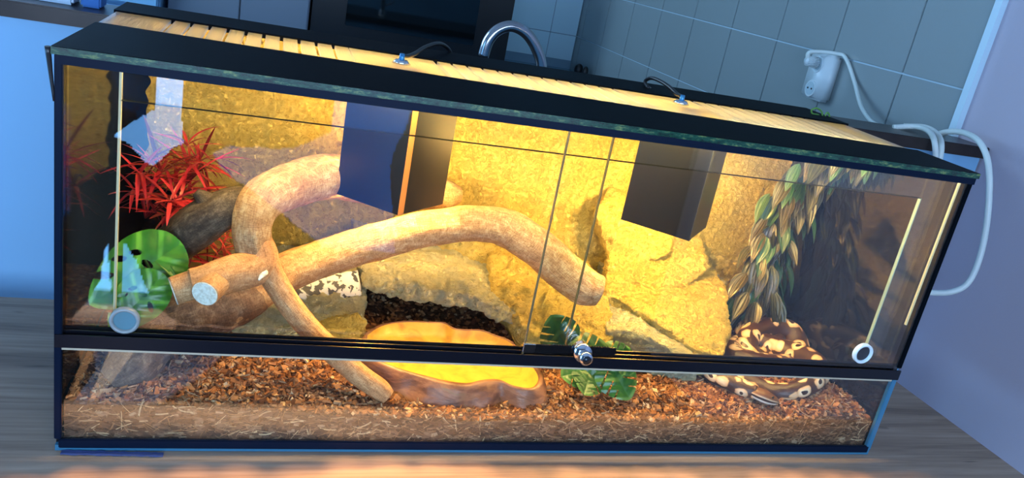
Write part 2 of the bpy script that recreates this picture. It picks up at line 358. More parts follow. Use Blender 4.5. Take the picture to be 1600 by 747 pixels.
# scalloped valance in window 2: its lower edge draws the sun line on the table
bm = bmesh.new(); prev = None
YV = YF+.03
zc0 = (-YV-.035)*math.tan(SUN_EL)
nx = 520
for i in range(nx+1):
    x = -1.05+2.6*i/nx
    ph = (x % .062)/.062; sc = .006*abs(math.sin(math.pi*ph))
    zb = zc0-.008 + sc + .008*math.sin(x*7-1.2) + .004*math.sin(x*19) - (.02*max(0, (x-.95))/.2)
    a = bm.verts.new((x, YV+.004*math.sin(x*40), 1.32)); b = bm.verts.new((x, YV+.004*math.sin(x*40), zb))
    if prev: bm.faces.new((prev[0], a, b, prev[1]))
    prev = (a, b)
vo_ = obj('window_valance', bm, CURT); md = vo_.modifiers.new('s', 'SOLIDIFY'); md.thickness = .004
tag(vo_, 'cream scalloped valance hanging in the window behind the viewer', 'curtain')
# unseen dark mask over the balcony door; its gaps shape the glass reflections
def sheer(x, z):  # opening shaped as the blue reflection beside a dark silhouette
    zz = [-.42,-.26,-.15,-.05,.15]
    return -.42 < z < .15 and np.interp(z, [-.42,-.26,-.17,-.12,-.09,-.075,.0,.15], [.44,.22,.08,.05,.10,.30,.42,.42]) < x < np.interp(z, [-.42,-.26,-.17,-.10,-.02,.04,.15], [.69,.66,.64,.63,.64,.665,.68])
def gap(x, z):
    def seg(rows):
        if z > rows[0][0] or z < rows[-1][0]: return False
        zz = [r_[0] for r_ in rows][::-1]
        return np.interp(z, zz, [r_[1] for r_ in rows][::-1]) < x < np.interp(z, zz, [r_[2] for r_ in rows][::-1])
    if seg([(.12,-.125,-.052),(.0,-.13,-.050),(-.045,-.19,-.045),(-.10,-.245,-.04),(-.115,-.20,-.07),(-.17,-.155,-.11),(-.18,-.14,-.125)]): return True
    if seg([(-.48,-.262,-.256),(-.60,-.275,-.245),(-.68,-.31,-.235),(-.75,-.36,-.22)]): return True
    if seg([(-.46,-.205,-.195),(-.52,-.205,-.165),(-.60,-.205,-.14),(-.68,-.21,-.10),(-.75,-.21,-.02)]): return True
    if sheer(x, z): return True
    return False
bm = bmesh.new(); st = .006; nx, nz = int(1.55/st), int(.915/st); vs = {}
def gv(i, j):
    if (i, j) not in vs: vs[(i, j)] = bm.verts.new((-.65+i*st, YF+.012+.006*math.sin(i*.35), ZF+.003+j*st))
    return vs[(i, j)]
for i in range(nx):
    for j in range(nz):
        if not gap(-.65+(i+.5)*st, ZF+.003+(j+.5)*st): bm.faces.new((gv(i,j), gv(i+1,j), gv(i+1,j+1), gv(i,j+1)))
dc = obj('mask_curtain', bm, mat('dark_mask_cloth', (.012,.012,.014), .9)); md = dc.modifiers.new('s', 'SOLIDIFY'); md.thickness = .002
tag(dc, 'unseen dark curtain behind the viewer, its gaps shaped for the glass reflections', 'curtain')
SHM = bpy.data.materials.new('blue_tint_sheet'); SHM.use_nodes = True; SHM.node_tree.nodes.clear(); q = NT(SHM)  # blue filter added behind the mask to dim and tint the reflections
a = q.n('ShaderNodeBsdfTransparent'); a.inputs[0].default_value = (.008,.12,.25,1); o_ = q.n('ShaderNodeOutputMaterial'); q.l(a.outputs[0], o_.inputs['Surface'])
tag(obj('reflection_tint', (lambda b: (b, [b.faces.new([b.verts.new((.0+.75*(k+e)/40, YF+.002+.003*math.sin((k+e)*.9), z)) for e, z in ((0,-.46),(1,-.46),(1,.155),(0,.155))]) for k in range(40)])[0])(bmesh.new()), SHM), 'unseen blue sheet added behind the dark mask to tint the glass reflections', 'curtain')
tag(obj('floor_reflector', prism([(-.25,-1.22),(-.02,-1.28),(.07,-1.42),(.13,-1.56),(.14,-1.66),(-.27,-1.66),(-.22,-1.45)], ZF+.0005, ZF+.008), mat('pale_blue_reflector', (.55,.72,.9), .8)), 'pale blue rug added on the unseen floor to show in the glass', 'reflector')  # unseen pale patch, shaped and added for its reflection in the panes

# tiles on the right wall and at the back, each on its own
wr = bpy.data.objects['wall_right']; wb = bpy.data.objects['wall_back']
bed = box('grout_bed', XW-.004, XW+.001, .652, YB, -.2, ZC, GROUT, wr)
ys = [.6525]+[.87+.2995*k for k in range(9)]; zs = [.3135+.2445*k for k in range(-2, 6)]
for i in range(len(ys)):
    y0 = ys[i]; y1 = ys[i+1] if i+1 < len(ys) else YB
    if y1 > YB: y1 = YB
    if y1-y0 < .03: continue
    for j in range(len(zs)-1):
        obj('tile', box_bm(XW-.010, XW-.002, y0+.0022, y1-.0022, zs[j]+.0022, zs[j+1]-.0022, .0012), TILE, wr)
    if y1 >= YB: break
struct(box('trim_1', XW-.016, XW, .632, .6525, .40, ZC, mat('white_trim', (.55,.75,.85), .3)))
bedb = box('grout_bed', 1.25, XW-.010, YB-.004, YB+.001, .10, ZC, mat('blue_grout', (.22,.38,.50), .8), wb)
xs = [XW-.012-.15]+[XW-.012-.15-.2995*k for k in (1, 2)]
xe = [XW-.012]+xs
for i in range(3):
    for j in range(1, len(zs)-1):
        obj('tile', box_bm(max(1.252, xe[i+1]+.002), xe[i]-.002, YB-.010, YB-.002, (zs[j]+.002 if j > 1 else .18), zs[j+1]-.002, .0012), TILEB, wb)

# ------------------------------------------------------------ table, bar counter, kitchen
tb = empty('table', 'oak-look laminate table with dark knots carrying the glass terrarium', 'table', (.4,.15,ZF))
TABX0, TABX1 = -1.3, 1.472
bm = prism([(TABX0,-.105),(1.482,-.105),(1.4675,.235),(1.461,.418),(TABX0,.410)], -.036, -.0005)
bmesh.ops.bevel(bm, geom=bm.edges[:], offset=.0015, segments=2, affect='EDGES')
obj('tabletop', bm, TABLE, tb)
for x in (-1.22, 1.36):
    for y in (-.08, .33): box('leg', x, x+.06, y, y+.06, ZF, -.036, BLACKM, tb)
bc = empty('bar_counter', 'white panelled bar with dark brown top behind the terrarium', 'counter', (.2,.6,ZF))
box('front_panel', -1.9, XW-.005, .545, .565, ZF, .424, PANELW, bc)
box('countertop', -1.95, XW-.002, .530, .665, .424, .450, COUNTER, bc, .002)
box('rear_panel', -1.9, XW-.02, .645, .660, ZF, .424, PANELW, bc)
kc = empty('kitchen_counter', 'low kitchen worktop run under the tiled back wall', 'counter', (.5,3.0,ZF))
box('cabinet_body', 1.28, XW-.03, 2.80, YB-.015, ZF, .10, PANELW, kc)
box('worktop', 1.27, XW-.012, 2.76, YB-.011, .10, .135, mat('blue_glint_worktop', (.12,.26,.38), .12), kc, .002)  # the worktop's blue glint is put into its base colour
sk = empty('sink_counter', 'low kitchen worktop with the sink behind the bar', 'counter', (.6,1.0,ZF))
box('cabinet_body', -.6, XW-.03, .68, 1.28, ZF, .11, PANELW, sk)
box('worktop', -.6, XW-.012, .67, 1.30, .11, .145, COUNTER, sk, .002)
# faucet
fc = empty('kitchen_faucet', 'chrome gooseneck tap arching up behind the terrarium', 'tap', U(845,100,1.0))
pa = [U(u, v, 1.0) for u, v in ((846,108),(838,76),(822,52),(800,41),(778,47),(763,64),(755,88))]
base = U(852, 140, 1.0); base.z = .145
path = [(base.x, 1.0, base.z, .015), (base.x-.002, 1.0, .30, .014)]+[(p.x, p.y, p.z, .0135) for p in pa]
link('spout', tube(path, 20, 8), mat('brushed_dark_chrome', (.38,.40,.43), .22, 1), fc)
obj('base_ring', (lambda b: (bmesh.ops.create_cone(b, cap_ends=True, segments=28, radius1=.026, radius2=.022, depth=.03, matrix=Matrix.Translation((base.x,1.0,.160))), b)[1])(bmesh.new()), STEEL, fc)
link('lever', tube([(base.x,1.0,.20,.006),(base.x+.04,1.0,.215,.005),(base.x+.07,1.0,.235,.004)], 12, 4), STEEL, fc)
# oven
ov = empty('oven', 'tall black built-in oven with dark glass door at the back wall', 'oven', (.8,3.0,ZF))
box('oven_body', .355, 1.245, 2.80, YB-.01, -.60, .95, OVENB, ov, .004)
box('door_glass', .50, 1.08, 2.783, 2.801, .24, .80, OVENG, ov, .003)
for z in (.33, .42, .52): 
    bm = bmesh.new()
    for k in range(12): box_bm(.52+.045*k, .526+.045*k, 2.772, 2.776, z, z+.006, bm=bm)
    box_bm(.51, 1.07, 2.772, 2.777, z-.003, z+.002, bm=bm); bm.free()
box('plinth', .37, 1.23, 2.84, YB-.02, ZF, -.60, OVENB, ov)
link('handle', tube([(.55,2.74,.86,.009),(1.03,2.74,.86,.009)], 12, 2), STEEL, ov)
box('handle_post', .56, .575, 2.74, 2.80, .853, .867, STEEL, ov); box('handle_post', 1.005, 1.02, 2.74, 2.80, .853, .867, STEEL, ov)
cb = empty('tall_cabinet', 'grey-blue tall cabinet standing left of the black oven', 'cabinet', (.1,3.0,ZF))
box('cabinet_body', -.22, .345, 2.80, YB-.01, ZF, 1.4, CABG, cb, .003)
box('door', -.215, .06, 2.78, 2.80, -.68, 1.35, CABG, cb, .003); box('door', .065, .34, 2.78, 2.80, -.68, 1.35, CABG, cb, .003)
fr = empty('fridge', 'pale blue-white refrigerator at the far left behind the bar', 'refrigerator', (-.7,2.9,ZF))
box('fridge_body', -1.05, -.24, 2.72, YB-.01, ZF, 1.1, PANELW, fr, .01)
box('door', -1.045, -.245, 2.69, 2.72, .2, 1.09, PANELW, fr, .006); box('door', -1.045, -.245, 2.69, 2.72, -.70, .185, PANELW, fr, .006)
box('handle', -.32, -.30, 2.66, 2.69, .3, .8, STEEL, fr)
# fridge magnets / notes seen as small marks
for k, (x, z, c, w_, h_, l_) in enumerate([(-.40,.30,(.55,.35,.55),.12,.06,'small lilac note stuck low on the fridge door'),(-.62,.26,(.05,.22,.28),.07,.05,'dark teal magnet on the fridge door'),(-.50,.23,(.03,.09,.06),.03,.04,'dark green magnet on the fridge door')]):
    tag(box('fridge_magnet', x, x+w_, 2.683, 2.69, z, z+h_, mat('magnet_%s' % ['lilac','teal','green'][k], c, .5)), l_, 'magnet')
# things standing on the bar at the far left
tr_ = empty('storage_tin', 'pale blue tin box with printed oval standing on the bar', 'tin', (-.16,.60,.450))
box('tin_body', -.235, -.105, .575, .645, .4505, .53, mat('pale_blue_tin', (.42,.62,.80), .3), tr_, .004)
bm = bmesh.new(); bmesh.ops.create_circle(bm, cap_ends=True, segments=40, radius=1)
for v_ in bm.verts: v_.co = Vector((-.165+v_.co.x*.038, .5742, .472+v_.co.y*.016))
obj('printed_oval', bm, mat('white_print', (.75,.8,.85), .4), tr_)
tag(box('blue_sponge', -.095, -.065, .58, .63, .4505, .475, mat('blue_sponge_foam', (.05,.18,.5), .9), bev=.003), 'small blue sponge on the bar beside the pale tin', 'sponge')
# dark odds and ends by the tiled corner
for k, (u, v, r) in enumerate([(901,111,.012),(908,106,.020),(916,110,.013)]):
    p = UZ(u, v, .16) if False else U(u, v, 3.1 if k < 2 else 3.0); zb = .1352
    bm = bmesh.new(); rr = bmesh.ops.create_uvsphere(bm, u_segments=18, v_segments=12, radius=1)
    for v_ in bm.verts:
        z = v_.co.z; v_.co = Vector((min(p.x, XW-.05)+v_.co.x*r*1.2, p.y+v_.co.y*r*1.2, zb+(z+1)/2*max(.04, p.z+.02-zb)))
    tag(obj('spice_jar', bm, BLACKP, smooth=True), ['shortest black jar of three at the tiled corner, leftmost', 'tallest black jar of three at the tiled corner', 'black jar rightmost of three at the tiled corner'][k], 'jar', 'black jars at the tiled corner')

# ------------------------------------------------------------ outlet and white cables
oc = empty('wall_outlet', 'double white socket block on the tiled wall', 'socket', (XW,1.165,.49))
x0 = XW-.010
bm = box_bm(x0-.042, x0, 1.113, 1.212, .425, .560, .008); obj('socket_body', bm, WHITEP, oc, True)
for z in (.455, .527):
    bm = bmesh.new(); bmesh.ops.create_cone(bm, cap_ends=True, segments=36, radius1=.024, radius2=.024, depth=.004, matrix=Matrix.Translation((x0-.0435,1.163,z))@Matrix.Rotation(R(90),4,'Y'))
    s_ = obj('socket_face', bm, WHITEP, oc)
    bm = bmesh.new(); bmesh.ops.create_cone(bm, cap_ends=True, segments=36, radius1=.019, radius2=.019, depth=.004, matrix=Matrix.Translation((x0-.0445,1.163,z))@Matrix.Rotation(R(90),4,'Y'))
    obj('socket_well', bm, mat('socket_shadow_plastic', (.45,.6,.66), .4), s_)
    for dy in (-.009, .009):
        bm = bmesh.new(); bmesh.ops.create_cone(bm, cap_ends=True, segments=12, radius1=.0028, radius2=.0028, depth=.003, matrix=Matrix.Translation((x0-.0462,1.163+dy,z))@Matrix.Rotation(R(90),4,'Y'))
        obj('pin_hole', bm, BLACKP, s_)
cab = empty('power_cable', 'white mains cable plugged into the upper socket of the block', 'cable', (x0-.05,1.163,.527))
bm = bmesh.new(); bmesh.ops.create_cone(bm, cap_ends=True, segments=24, radius1=.018, radius2=.013, depth=.038, matrix=Matrix.Translation((x0-.068,1.163,.530))@Matrix.Rotation(R(-90),4,'Y'))
bmesh.ops.bevel(bm, geom=bm.edges[:], offset=.003, segments=2, affect='EDGES')
obj('plug', bm, WHITEP, cab, True)
pp = [(x0-.078,1.163,.530,.008),(x0-.082,1.16,.556,.006)]
def cpts(lst, r): return [(*U(u, v, y), r) for u, v, y in lst]
pp += cpts([(1308,84,1.12),(1322,92,1.09),(1335,128,1.02),(1345,165,.92),(1362,190,.80),(1384,200,.68)], .0055)
link('cord', tube(pp, 12, 8), WCABLE, cab)
lc = empty('looped_cable', 'thick white cable looping over the bar and hanging by the lilac wall', 'cable', U(1475,207,.6))
link('hanging_loop', tube(cpts([(1452,214,.62),(1480,206,.58),(1508,208,.53),(1532,224,.47),(1545,262,.43),(1544,330,.40),(1533,395,.385),(1514,440,.38),(1487,456,.39),(1450,457,.42),(1400,453,.46),(1340,470,.475),(1300,510,.48)], .0066), 14, 8), WCABLE, lc)
link('front_loop', tube(cpts([(1395,199,.62),(1430,198,.60),(1452,206,.55),(1461,226,.50),(1461,262,.50),(1456,300,.50),(1440,360,.49),(1410,420,.485)], .0062), 14, 8), WCABLE, lc)
link('rear_loop', tube(cpts([(1412,197,.64),(1446,199,.60),(1466,212,.55),(1471,232,.51),(1464,270,.51),(1458,310,.505),(1448,370,.50),(1420,430,.495)], .0062), 14, 8), WCABLE, lc)

# ------------------------------------------------------------ terrarium case
W, D, H = 1.2, .434, .4876
T = empty('terrarium', 'long glass vivarium with black edges and sliding front doors on the oak table', 'terrarium', (.6,.2,0))
box('base_pane', 0, W, 0, D, 0, .008, SEAMB, T)
box('bottom_seam', .004, W-.004, -.0015, .004, .004, .0165, SEAM, T, .001)
box('back_panel', 0, W, D-.005, D, .008, .4790, BLACKFILM, T)
box('side_panel', 0, .006, .006, D-.005, .008, .4790, BLACKFILM, T)
box('side_panel', W-.006, W, .006, D-.005, .008, .4790, BLACKFILM, T)
box('corner_seam', -.001, .007, -.001, .006, .0165, .4790, SEAM, T, .001)
box('corner_seam', W-.007, W+.001, -.001, .006, .162, .4790, BLACKTOP, T, .001)
box('corner_seam', W-.009, W+.001, -.001, .006, .008, .143, SEAMB, T, .001)
box('lower_pane', .007, W-.009, .0, .005, .0165, .1385, GLASS, T)
box('pane_edge', .007, W-.009, -.0005, .0055, .1385, .1425, EDGE, T)
bm = box_bm(0, W, -.003, .020, .1425, .1500); box_bm(0, W, -.003, -.001, .1500, .1590, bm=bm); box_bm(0, W, .0075, .0095, .1500, .1600, bm=bm); box_bm(0, W, .0180, .0200, .1500, .1600, bm=bm)
obj('lower_track', bm, TRACK, T)
bm = box_bm(0, W, -.004, .022, .470, .4795)
obj('upper_track', bm, SEAM, T)
# stiffening strips of glass round the opening, the doors slide in front of them
box('glass_strip', .007, .058, .0215, .0265, .160, .470, GLASS_HAZY, T)
box('glass_strip', 1.142, W-.007, .0215, .0265, .160, .470, GLASS_HAZY, T)
box('glass_strip', .058, 1.142, .0215, .0265, .4345, .4698, glass_mat('faint_hazy_glass', (.95,.97,.95), 1.5, .004), T)
sg = mat('polished_glass_edge', (.03,.028,.02), 1, 0, 0); sgl = mat('cream_glass_edge', (.55,.48,.32), .4)
box('strip_edge', .0565, .0592, .0213, .0267, .160, .470, sgl, T); box('strip_edge', 1.1405, 1.142, .0213, .0267, .160, .4345, mat('pale_green_glass_edge', (.30,.42,.34), .2), T)
box('strip_edge', .058, 1.142, .0213, .0267, .4339, .4345, sg, T)
def door_(x0, x1, y, lab, kx, kz, km, ex, pm):
    d = box('sliding_door', x0, x1, y, y+.005, .1515, .4705, GLASS, T); d['label'] = lab
    box('door_edge', ex-.0006, ex+.0006, y-.0002, y+.0052, .1515, .4700, mat('dark_glass_edge', (.10,.09,.05), .25), d)
    bm = bmesh.new()
    # a round finger pull: ring and disc
    for k in range(40):
        a0 = 2*math.pi*k/40
        for (rr, dy) in ((.0165,0),(.0165,-.006),(.0145,-.0075),(.0125,-.006),(.0120,0)):
            bm.verts.new((kx+rr*math.cos(a0), y+dy, kz+rr*math.sin(a0)))
    bm.verts.ensure_lookup_table()
    for k in range(40):
        for j in range(4):
            bm.faces.new((bm.verts[k*5+j], bm.verts[((k+1)%40)*5+j], bm.verts[((k+1)%40)*5+j+1], bm.verts[k*5+j+1]))
    h = obj('finger_pull', bm, pm, d, True)
    bm = bmesh.new(); bmesh.ops.create_cone(bm, cap_ends=True, segments=32, radius1=.0122, radius2=.0122, depth=.003, matrix=Matrix.Translation((kx,y-.0017,kz))@Matrix.Rotation(R(90),4,'X'))
    obj('pull_disc', bm, km, h)
door_(.004, .632, .0110, 'left sliding glass door', .0715, .176, mat('blue_tinted_disc', (.07,.20,.25), .2), .6315, mat('smoky_plastic', (.24,.27,.27), .25))
door_(.567, W-.006, .0010, 'right sliding glass door', 1.115, .1865, mat('charcoal_disc', (.025,.025,.028), .3), .5675, WHITEP)
box('reflection_strip', 1.1835, 1.1860, .0060, .0095, .235, .4690, mat('painted_reflection', (.70,.62,.35), .3), T)  # back wall's reflection in the glass edge, painted as a cream strip
# top
tf = [(-.003,-.004),(W+.003,-.004),(W+.003,.126),(.0,.196)]; tbk = [(-.003,.331),(W+.003,.303),(W+.003,D+.001),(-.003,D+.001)]
obj('front_top_plate', prism(tf, .4795, H), BLACKTOP, T); obj('rear_top_plate', prism(tbk, .4795, H), BLACKTOP, T)
box('plate_edge', -.003, W+.003, -.0055, -.0039, .4797, .4872, GREENEDGE, T)
def yfr(x): return .196+(.126-.196)*x/W
def ybk(x): return .331+(.303-.331)*x/W
def slat(x0, x1, z=.4800):
    y0 = lambda x: yfr(x)-.0005; y1 = lambda x: ybk(x)+.004
    bm = prism([(x0,y0(x0)),(x1,y0(x1)),(x1,y1(x1)),(x0,y1(x0))], z, z+.005)
    o = obj('slat', bm, ACR, T); return o
slat(.000, .071)
x = .0765
while x < 1.13:
    if .31 < x < .44: slat(.318, .445); x = .452
    elif .75 < x < .88: slat(.765, .885); x = .892
    slat(x, x+.0195); x += .0245
e1 = slat(1.135, 1.197); e1['label'] = 'wide clear end slat'
# loose trim strip bent at the left top corner
link('edge_tape', tube([(-.006,-.004,.4865,.003),(-.004,-.001,.460,.0022),(-.001,.0,.43,.0012)], 8, 4), BLACKP, T)
link('cable_tie', tube([(*U(u, v, .36), .0016) for u, v in ((1283,190),(1279,180),(1270,178),(1268,172),(1276,169),(1284,175),(1286,188),(1292,176),(1296,182),(1290,192))], 8, 6), mat('green_wire', (.10,.28,.05), .5), T)

FILLM = bpy.data.materials.new('warm_fill_tube'); FILLM.use_nodes = True; lb = FILLM.node_tree.nodes['Principled BSDF']
lb.inputs['Emission Color'].default_value = (1.0, .66, .24, 1); lb.inputs['Emission Strength'].default_value = FILL_STRENGTH
fill = box('fill_strip', .08, 1.16, .103, .123, .4735, .4794, mat('fill_strip_housing', (.5,.5,.48), .4), T)  # unseen tube added under the lid to brighten wall and branches
link('fill_tube', tube([(.09,.113,.4660,.0065),(1.15,.113,.4660,.0065)], 16, 2), FILLM, fill)
# plaster background on the rear wall of the case
def back_y(x, z):
    p = Vector((x, 0, z)); t = .012+.006*N(p, 7)+.003*N(p, 22, 2)
    t += .0030*abs(N(p, 70, 4))+.0040*N(p, 130, 6)+.0030*N(p, 230, 1)
    # a shallow buttress in the middle
    t += .010*math.exp(-((x-.64)/.05)**2)*(1-abs(z-.25)*1.2)
    return D-.006-max(.003, t)
bm = bmesh.new(); NX, NZ = 420, 150; g = []
for i in range(NX+1):
    row = []
    for j in range(NZ+1):
        z = .03+.447*j/NZ; xl = .034+.010*N((0,0,z),16,3)+.006*N((0,0,z),60,3)+.07*max(0, min(1, (.235-z)/.06)); x = xl+(W-.007-xl)*i/NX; row.append(bm.verts.new((x, back_y(x, z), z)))
    g.append(row)
for i in range(NX):
    for j in range(NZ): bm.faces.new((g[i][j], g[i+1][j], g[i+1][j+1], g[i][j+1]))
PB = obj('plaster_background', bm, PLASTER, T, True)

# ledges of plastered foam; each is a lump of its own
Yb = .424
def H3(lst): return [tuple(U(u, v, y)) for u, v, y in lst]
# right hand slab: top polygon and thickness
top = [U(945,455,.235), U(1000,488,.185), U(1050,520,.145), U(1086,546,.115), U(1132,560,.105), U(1143,505,.20), U(1136,452,.28), U(1112,415,.36)]
top += [Vector((.86,Yb,.185)), Vector((1.05,Yb,.185))]
def slab(topv, th, drop=0): return [tuple(p) for p in topv]+[(p.x, min(p.y+.006, Yb), p.z-th) for p in topv]
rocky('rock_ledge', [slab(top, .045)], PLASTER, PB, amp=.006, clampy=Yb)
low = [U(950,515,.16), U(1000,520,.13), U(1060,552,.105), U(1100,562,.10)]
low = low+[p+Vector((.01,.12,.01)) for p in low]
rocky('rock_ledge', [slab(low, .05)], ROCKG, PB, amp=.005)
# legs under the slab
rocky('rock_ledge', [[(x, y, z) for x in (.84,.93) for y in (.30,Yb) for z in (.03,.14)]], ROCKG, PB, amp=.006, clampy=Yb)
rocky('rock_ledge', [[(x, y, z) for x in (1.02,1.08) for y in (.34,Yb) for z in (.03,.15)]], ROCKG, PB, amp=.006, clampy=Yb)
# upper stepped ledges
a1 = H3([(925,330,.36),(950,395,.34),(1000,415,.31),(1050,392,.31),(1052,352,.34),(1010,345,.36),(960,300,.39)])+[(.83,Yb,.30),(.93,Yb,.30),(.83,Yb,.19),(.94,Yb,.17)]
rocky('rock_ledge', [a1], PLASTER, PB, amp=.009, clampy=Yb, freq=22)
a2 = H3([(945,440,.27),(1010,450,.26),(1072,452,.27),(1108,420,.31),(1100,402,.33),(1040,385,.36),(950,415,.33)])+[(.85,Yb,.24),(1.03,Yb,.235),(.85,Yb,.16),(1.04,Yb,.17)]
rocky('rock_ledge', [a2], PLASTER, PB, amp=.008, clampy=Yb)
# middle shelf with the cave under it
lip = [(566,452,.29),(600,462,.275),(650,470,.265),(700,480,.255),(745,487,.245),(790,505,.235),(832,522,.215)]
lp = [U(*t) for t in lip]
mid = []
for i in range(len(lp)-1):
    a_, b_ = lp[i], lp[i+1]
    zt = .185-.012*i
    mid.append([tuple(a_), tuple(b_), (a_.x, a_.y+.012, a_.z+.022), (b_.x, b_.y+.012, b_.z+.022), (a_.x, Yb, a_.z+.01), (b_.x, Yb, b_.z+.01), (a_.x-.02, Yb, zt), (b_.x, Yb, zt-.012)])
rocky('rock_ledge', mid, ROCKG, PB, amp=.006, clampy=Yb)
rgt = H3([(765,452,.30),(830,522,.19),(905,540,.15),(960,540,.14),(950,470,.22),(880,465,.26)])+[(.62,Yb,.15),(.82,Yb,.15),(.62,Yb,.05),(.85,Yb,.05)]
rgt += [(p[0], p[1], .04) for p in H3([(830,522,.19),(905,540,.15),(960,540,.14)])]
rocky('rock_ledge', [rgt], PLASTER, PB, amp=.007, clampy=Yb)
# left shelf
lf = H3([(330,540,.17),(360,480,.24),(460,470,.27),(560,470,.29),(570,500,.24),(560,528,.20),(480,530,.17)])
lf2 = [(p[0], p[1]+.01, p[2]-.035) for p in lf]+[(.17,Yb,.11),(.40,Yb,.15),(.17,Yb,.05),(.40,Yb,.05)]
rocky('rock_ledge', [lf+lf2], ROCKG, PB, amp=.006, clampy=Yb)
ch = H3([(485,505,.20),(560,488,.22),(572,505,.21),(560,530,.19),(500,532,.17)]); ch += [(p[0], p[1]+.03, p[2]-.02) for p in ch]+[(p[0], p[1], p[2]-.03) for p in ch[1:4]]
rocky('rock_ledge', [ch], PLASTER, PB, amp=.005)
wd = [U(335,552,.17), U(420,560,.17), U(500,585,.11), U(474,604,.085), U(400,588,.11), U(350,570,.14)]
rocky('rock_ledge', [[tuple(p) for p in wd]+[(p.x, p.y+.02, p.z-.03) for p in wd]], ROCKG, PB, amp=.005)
gs = rocky('speckled_stone', [H3([(452,458,.262),(500,428,.30),(560,420,.31),(566,460,.285),(540,478,.262),(480,476,.255)])+H3([(470,462,.33),(560,425,.35),(560,470,.34)])], GRANITE, None, amp=.002, fine=0)
tag(gs, 'white stone speckled with black wedged under the thick branch', 'stone')

# ------------------------------------------------------------ substrate
SU = empty('bark_substrate', 'brown bark chip bedding with pale fibres filling the tank floor', 'bedding', (.6,.2,.008))
def lerp(x, xs, ys_): return float(np.interp(x, xs, ys_))
def zs_(x, y):
    f = lerp(x, [0,.15,.3,.4,.67,.85,1.0,1.12,1.2], [.064,.060,.054,.050,.049,.048,.052,.066,.060])
    m = .062 + .016*math.exp(-((x-1.12)/.07)**2-((y-.05)/.05)**2) + .008*math.exp(-((x-.28)/.10)**2-((y-.12)/.08)**2)
    m -= .012*math.exp(-((x-.52)/.17)**4); f -= .003*math.exp(-((x-.52)/.17)**4)
    k = min(1, max(0, (y-.006)/.05)); b = f*(1-k)+m*k
    e_ = math.sqrt(((x-.50)/.135)**2+((y-.150)/.105)**2)
    if e_ < 1: b = b+(.040-b)*min(1, (1-e_)*6)
    return b+.0035*N((x, y, 0), 30)+.002*N((x, y, 0), 90)
bm = bmesh.new(); NX, NY = 300, 80; g = []
x0, x1, y0, y1 = .0078, W-.0095, .0092, .424
for i in range(NX+1):
    g.append([bm.verts.new((x0+(x1-x0)*i/NX, y0+(y1-y0)*j/NY, zs_(x0+(x1-x0)*i/NX, y0+(y1-y0)*j/NY))) for j in range(NY+1)])
for i in range(NX):
    for j in range(NY): bm.faces.new((g[i][j], g[i+1][j], g[i+1][j+1], g[i][j+1]))
NK = 10
fr_ = [[g[i][0]]+[bm.verts.new((g[i][0].co.x, y0, g[i][0].co.z*(1-k/NK)+.0085*k/NK)) for k in range(1, NK+1)] for i in range(NX+1)]
for i in range(NX):
    for k in range(NK): bm.faces.new((fr_[i][k], fr_[i][k+1], fr_[i+1][k+1], fr_[i+1][k]))
obj('soil', bm, SOIL, SU, True, kind='stuff')
def chip_geo(l, w_, h_, rnd):
    bx = []
    for sx in (-1,1):
        for sy in (-1,1):
            for sz in (-1,1):
                t = 1-.45*rnd.random()
                bx.append(Vector((sx*l*.5*(1-.3*rnd.random()), sy*w_*.5*t, sz*h_*.5*(1-.3*rnd.random()))))
    return bx, [(0,1,3,2),(4,6,7,5),(0,4,5,1),(2,3,7,6),(0,2,6,4),(1,5,7,3)]
rnd = random.Random(11)
def in_dish(x, y): return ((x-.50)/.155)**2+((y-.145)/.115)**2 < 1
def rndrot(rnd, tilt=.5): return Matrix.Rotation(rnd.uniform(0,6.28),3,'Z')@Matrix.Rotation(rnd.gauss(0,tilt),3,'X')@Matrix.Rotation(rnd.gauss(0,tilt),3,'Y')
# picked-out chips
protos = []
for k in range(10):
    vs, fs = chip_geo(rnd.uniform(.010,.020), rnd.uniform(.007,.012), rnd.uniform(.003,.006), rnd)
    me = bpy.data.meshes.new('bark_chip'); me.from_pydata([tuple(v) for v in vs], [], fs); me.materials.append(CHIP); protos.append(me)
n = 0; sub_o = wloc(SU)
while n < 290:
    x = rnd.uniform(.015, W-.02); y = .018+abs(rnd.gauss(0,.10))
    if y > .38 or in_dish(x, y): continue
    o = bpy.data.objects.new('bark_chip', rnd.choice(protos)); COL.objects.link(o); o.parent = SU
    mt = rndrot(rnd, .45).to_4x4(); mt.translation = Vector((x, y, zs_(x, y)+.003))-sub_o; o.matrix_local = mt; n += 1
# the mass of smaller chips
V = []; F = []
def addchip(c, l, w_, h_, rot):
    vs, fs = chip_geo(l, w_, h_, rnd); k = len(V)
    V.extend(tuple(c+rot@v) for v in vs); F.extend(tuple(k+i for i in f) for f in fs)
for _ in range(15000):
    x = rnd.uniform(.012, W-.014); y = rnd.uniform(.010,.12) if rnd.random() < .5 else rnd.uniform(.01,.42)
    if in_dish(x, y): continue
    s = rnd.uniform(.5,1.25)
    addchip(Vector((x, max(y,.012), zs_(x, y)+rnd.uniform(-.001,.004))), .0100*s, .0065*s, .0030*s, rndrot(rnd, .55))
me = bpy.data.meshes.new('small_chips'); me.from_pydata(V, [], F); link('small_chips', me, CHIP, SU, kind='stuff'); V.clear(); F.clear()
for _ in range(5200):            # pressed against the front pane
    x = rnd.uniform(.012, W-.014); s = rnd.uniform(.5,1.2)
    z = rnd.uniform(.012, zs_(x, .0065)); 
    addchip(Vector((x, .0080+rnd.uniform(-.0012,.0008), z)), .011*s, .0016, .0045*s, Matrix.Rotation(rnd.gauss(0,.35),3,'Y')@Matrix.Rotation(rnd.gauss(0,.1),3,'X'))
me = bpy.data.meshes.new('packed_chips'); me.from_pydata(V, [], F); link('packed_chips', me, CHIPF, SU, kind='stuff')
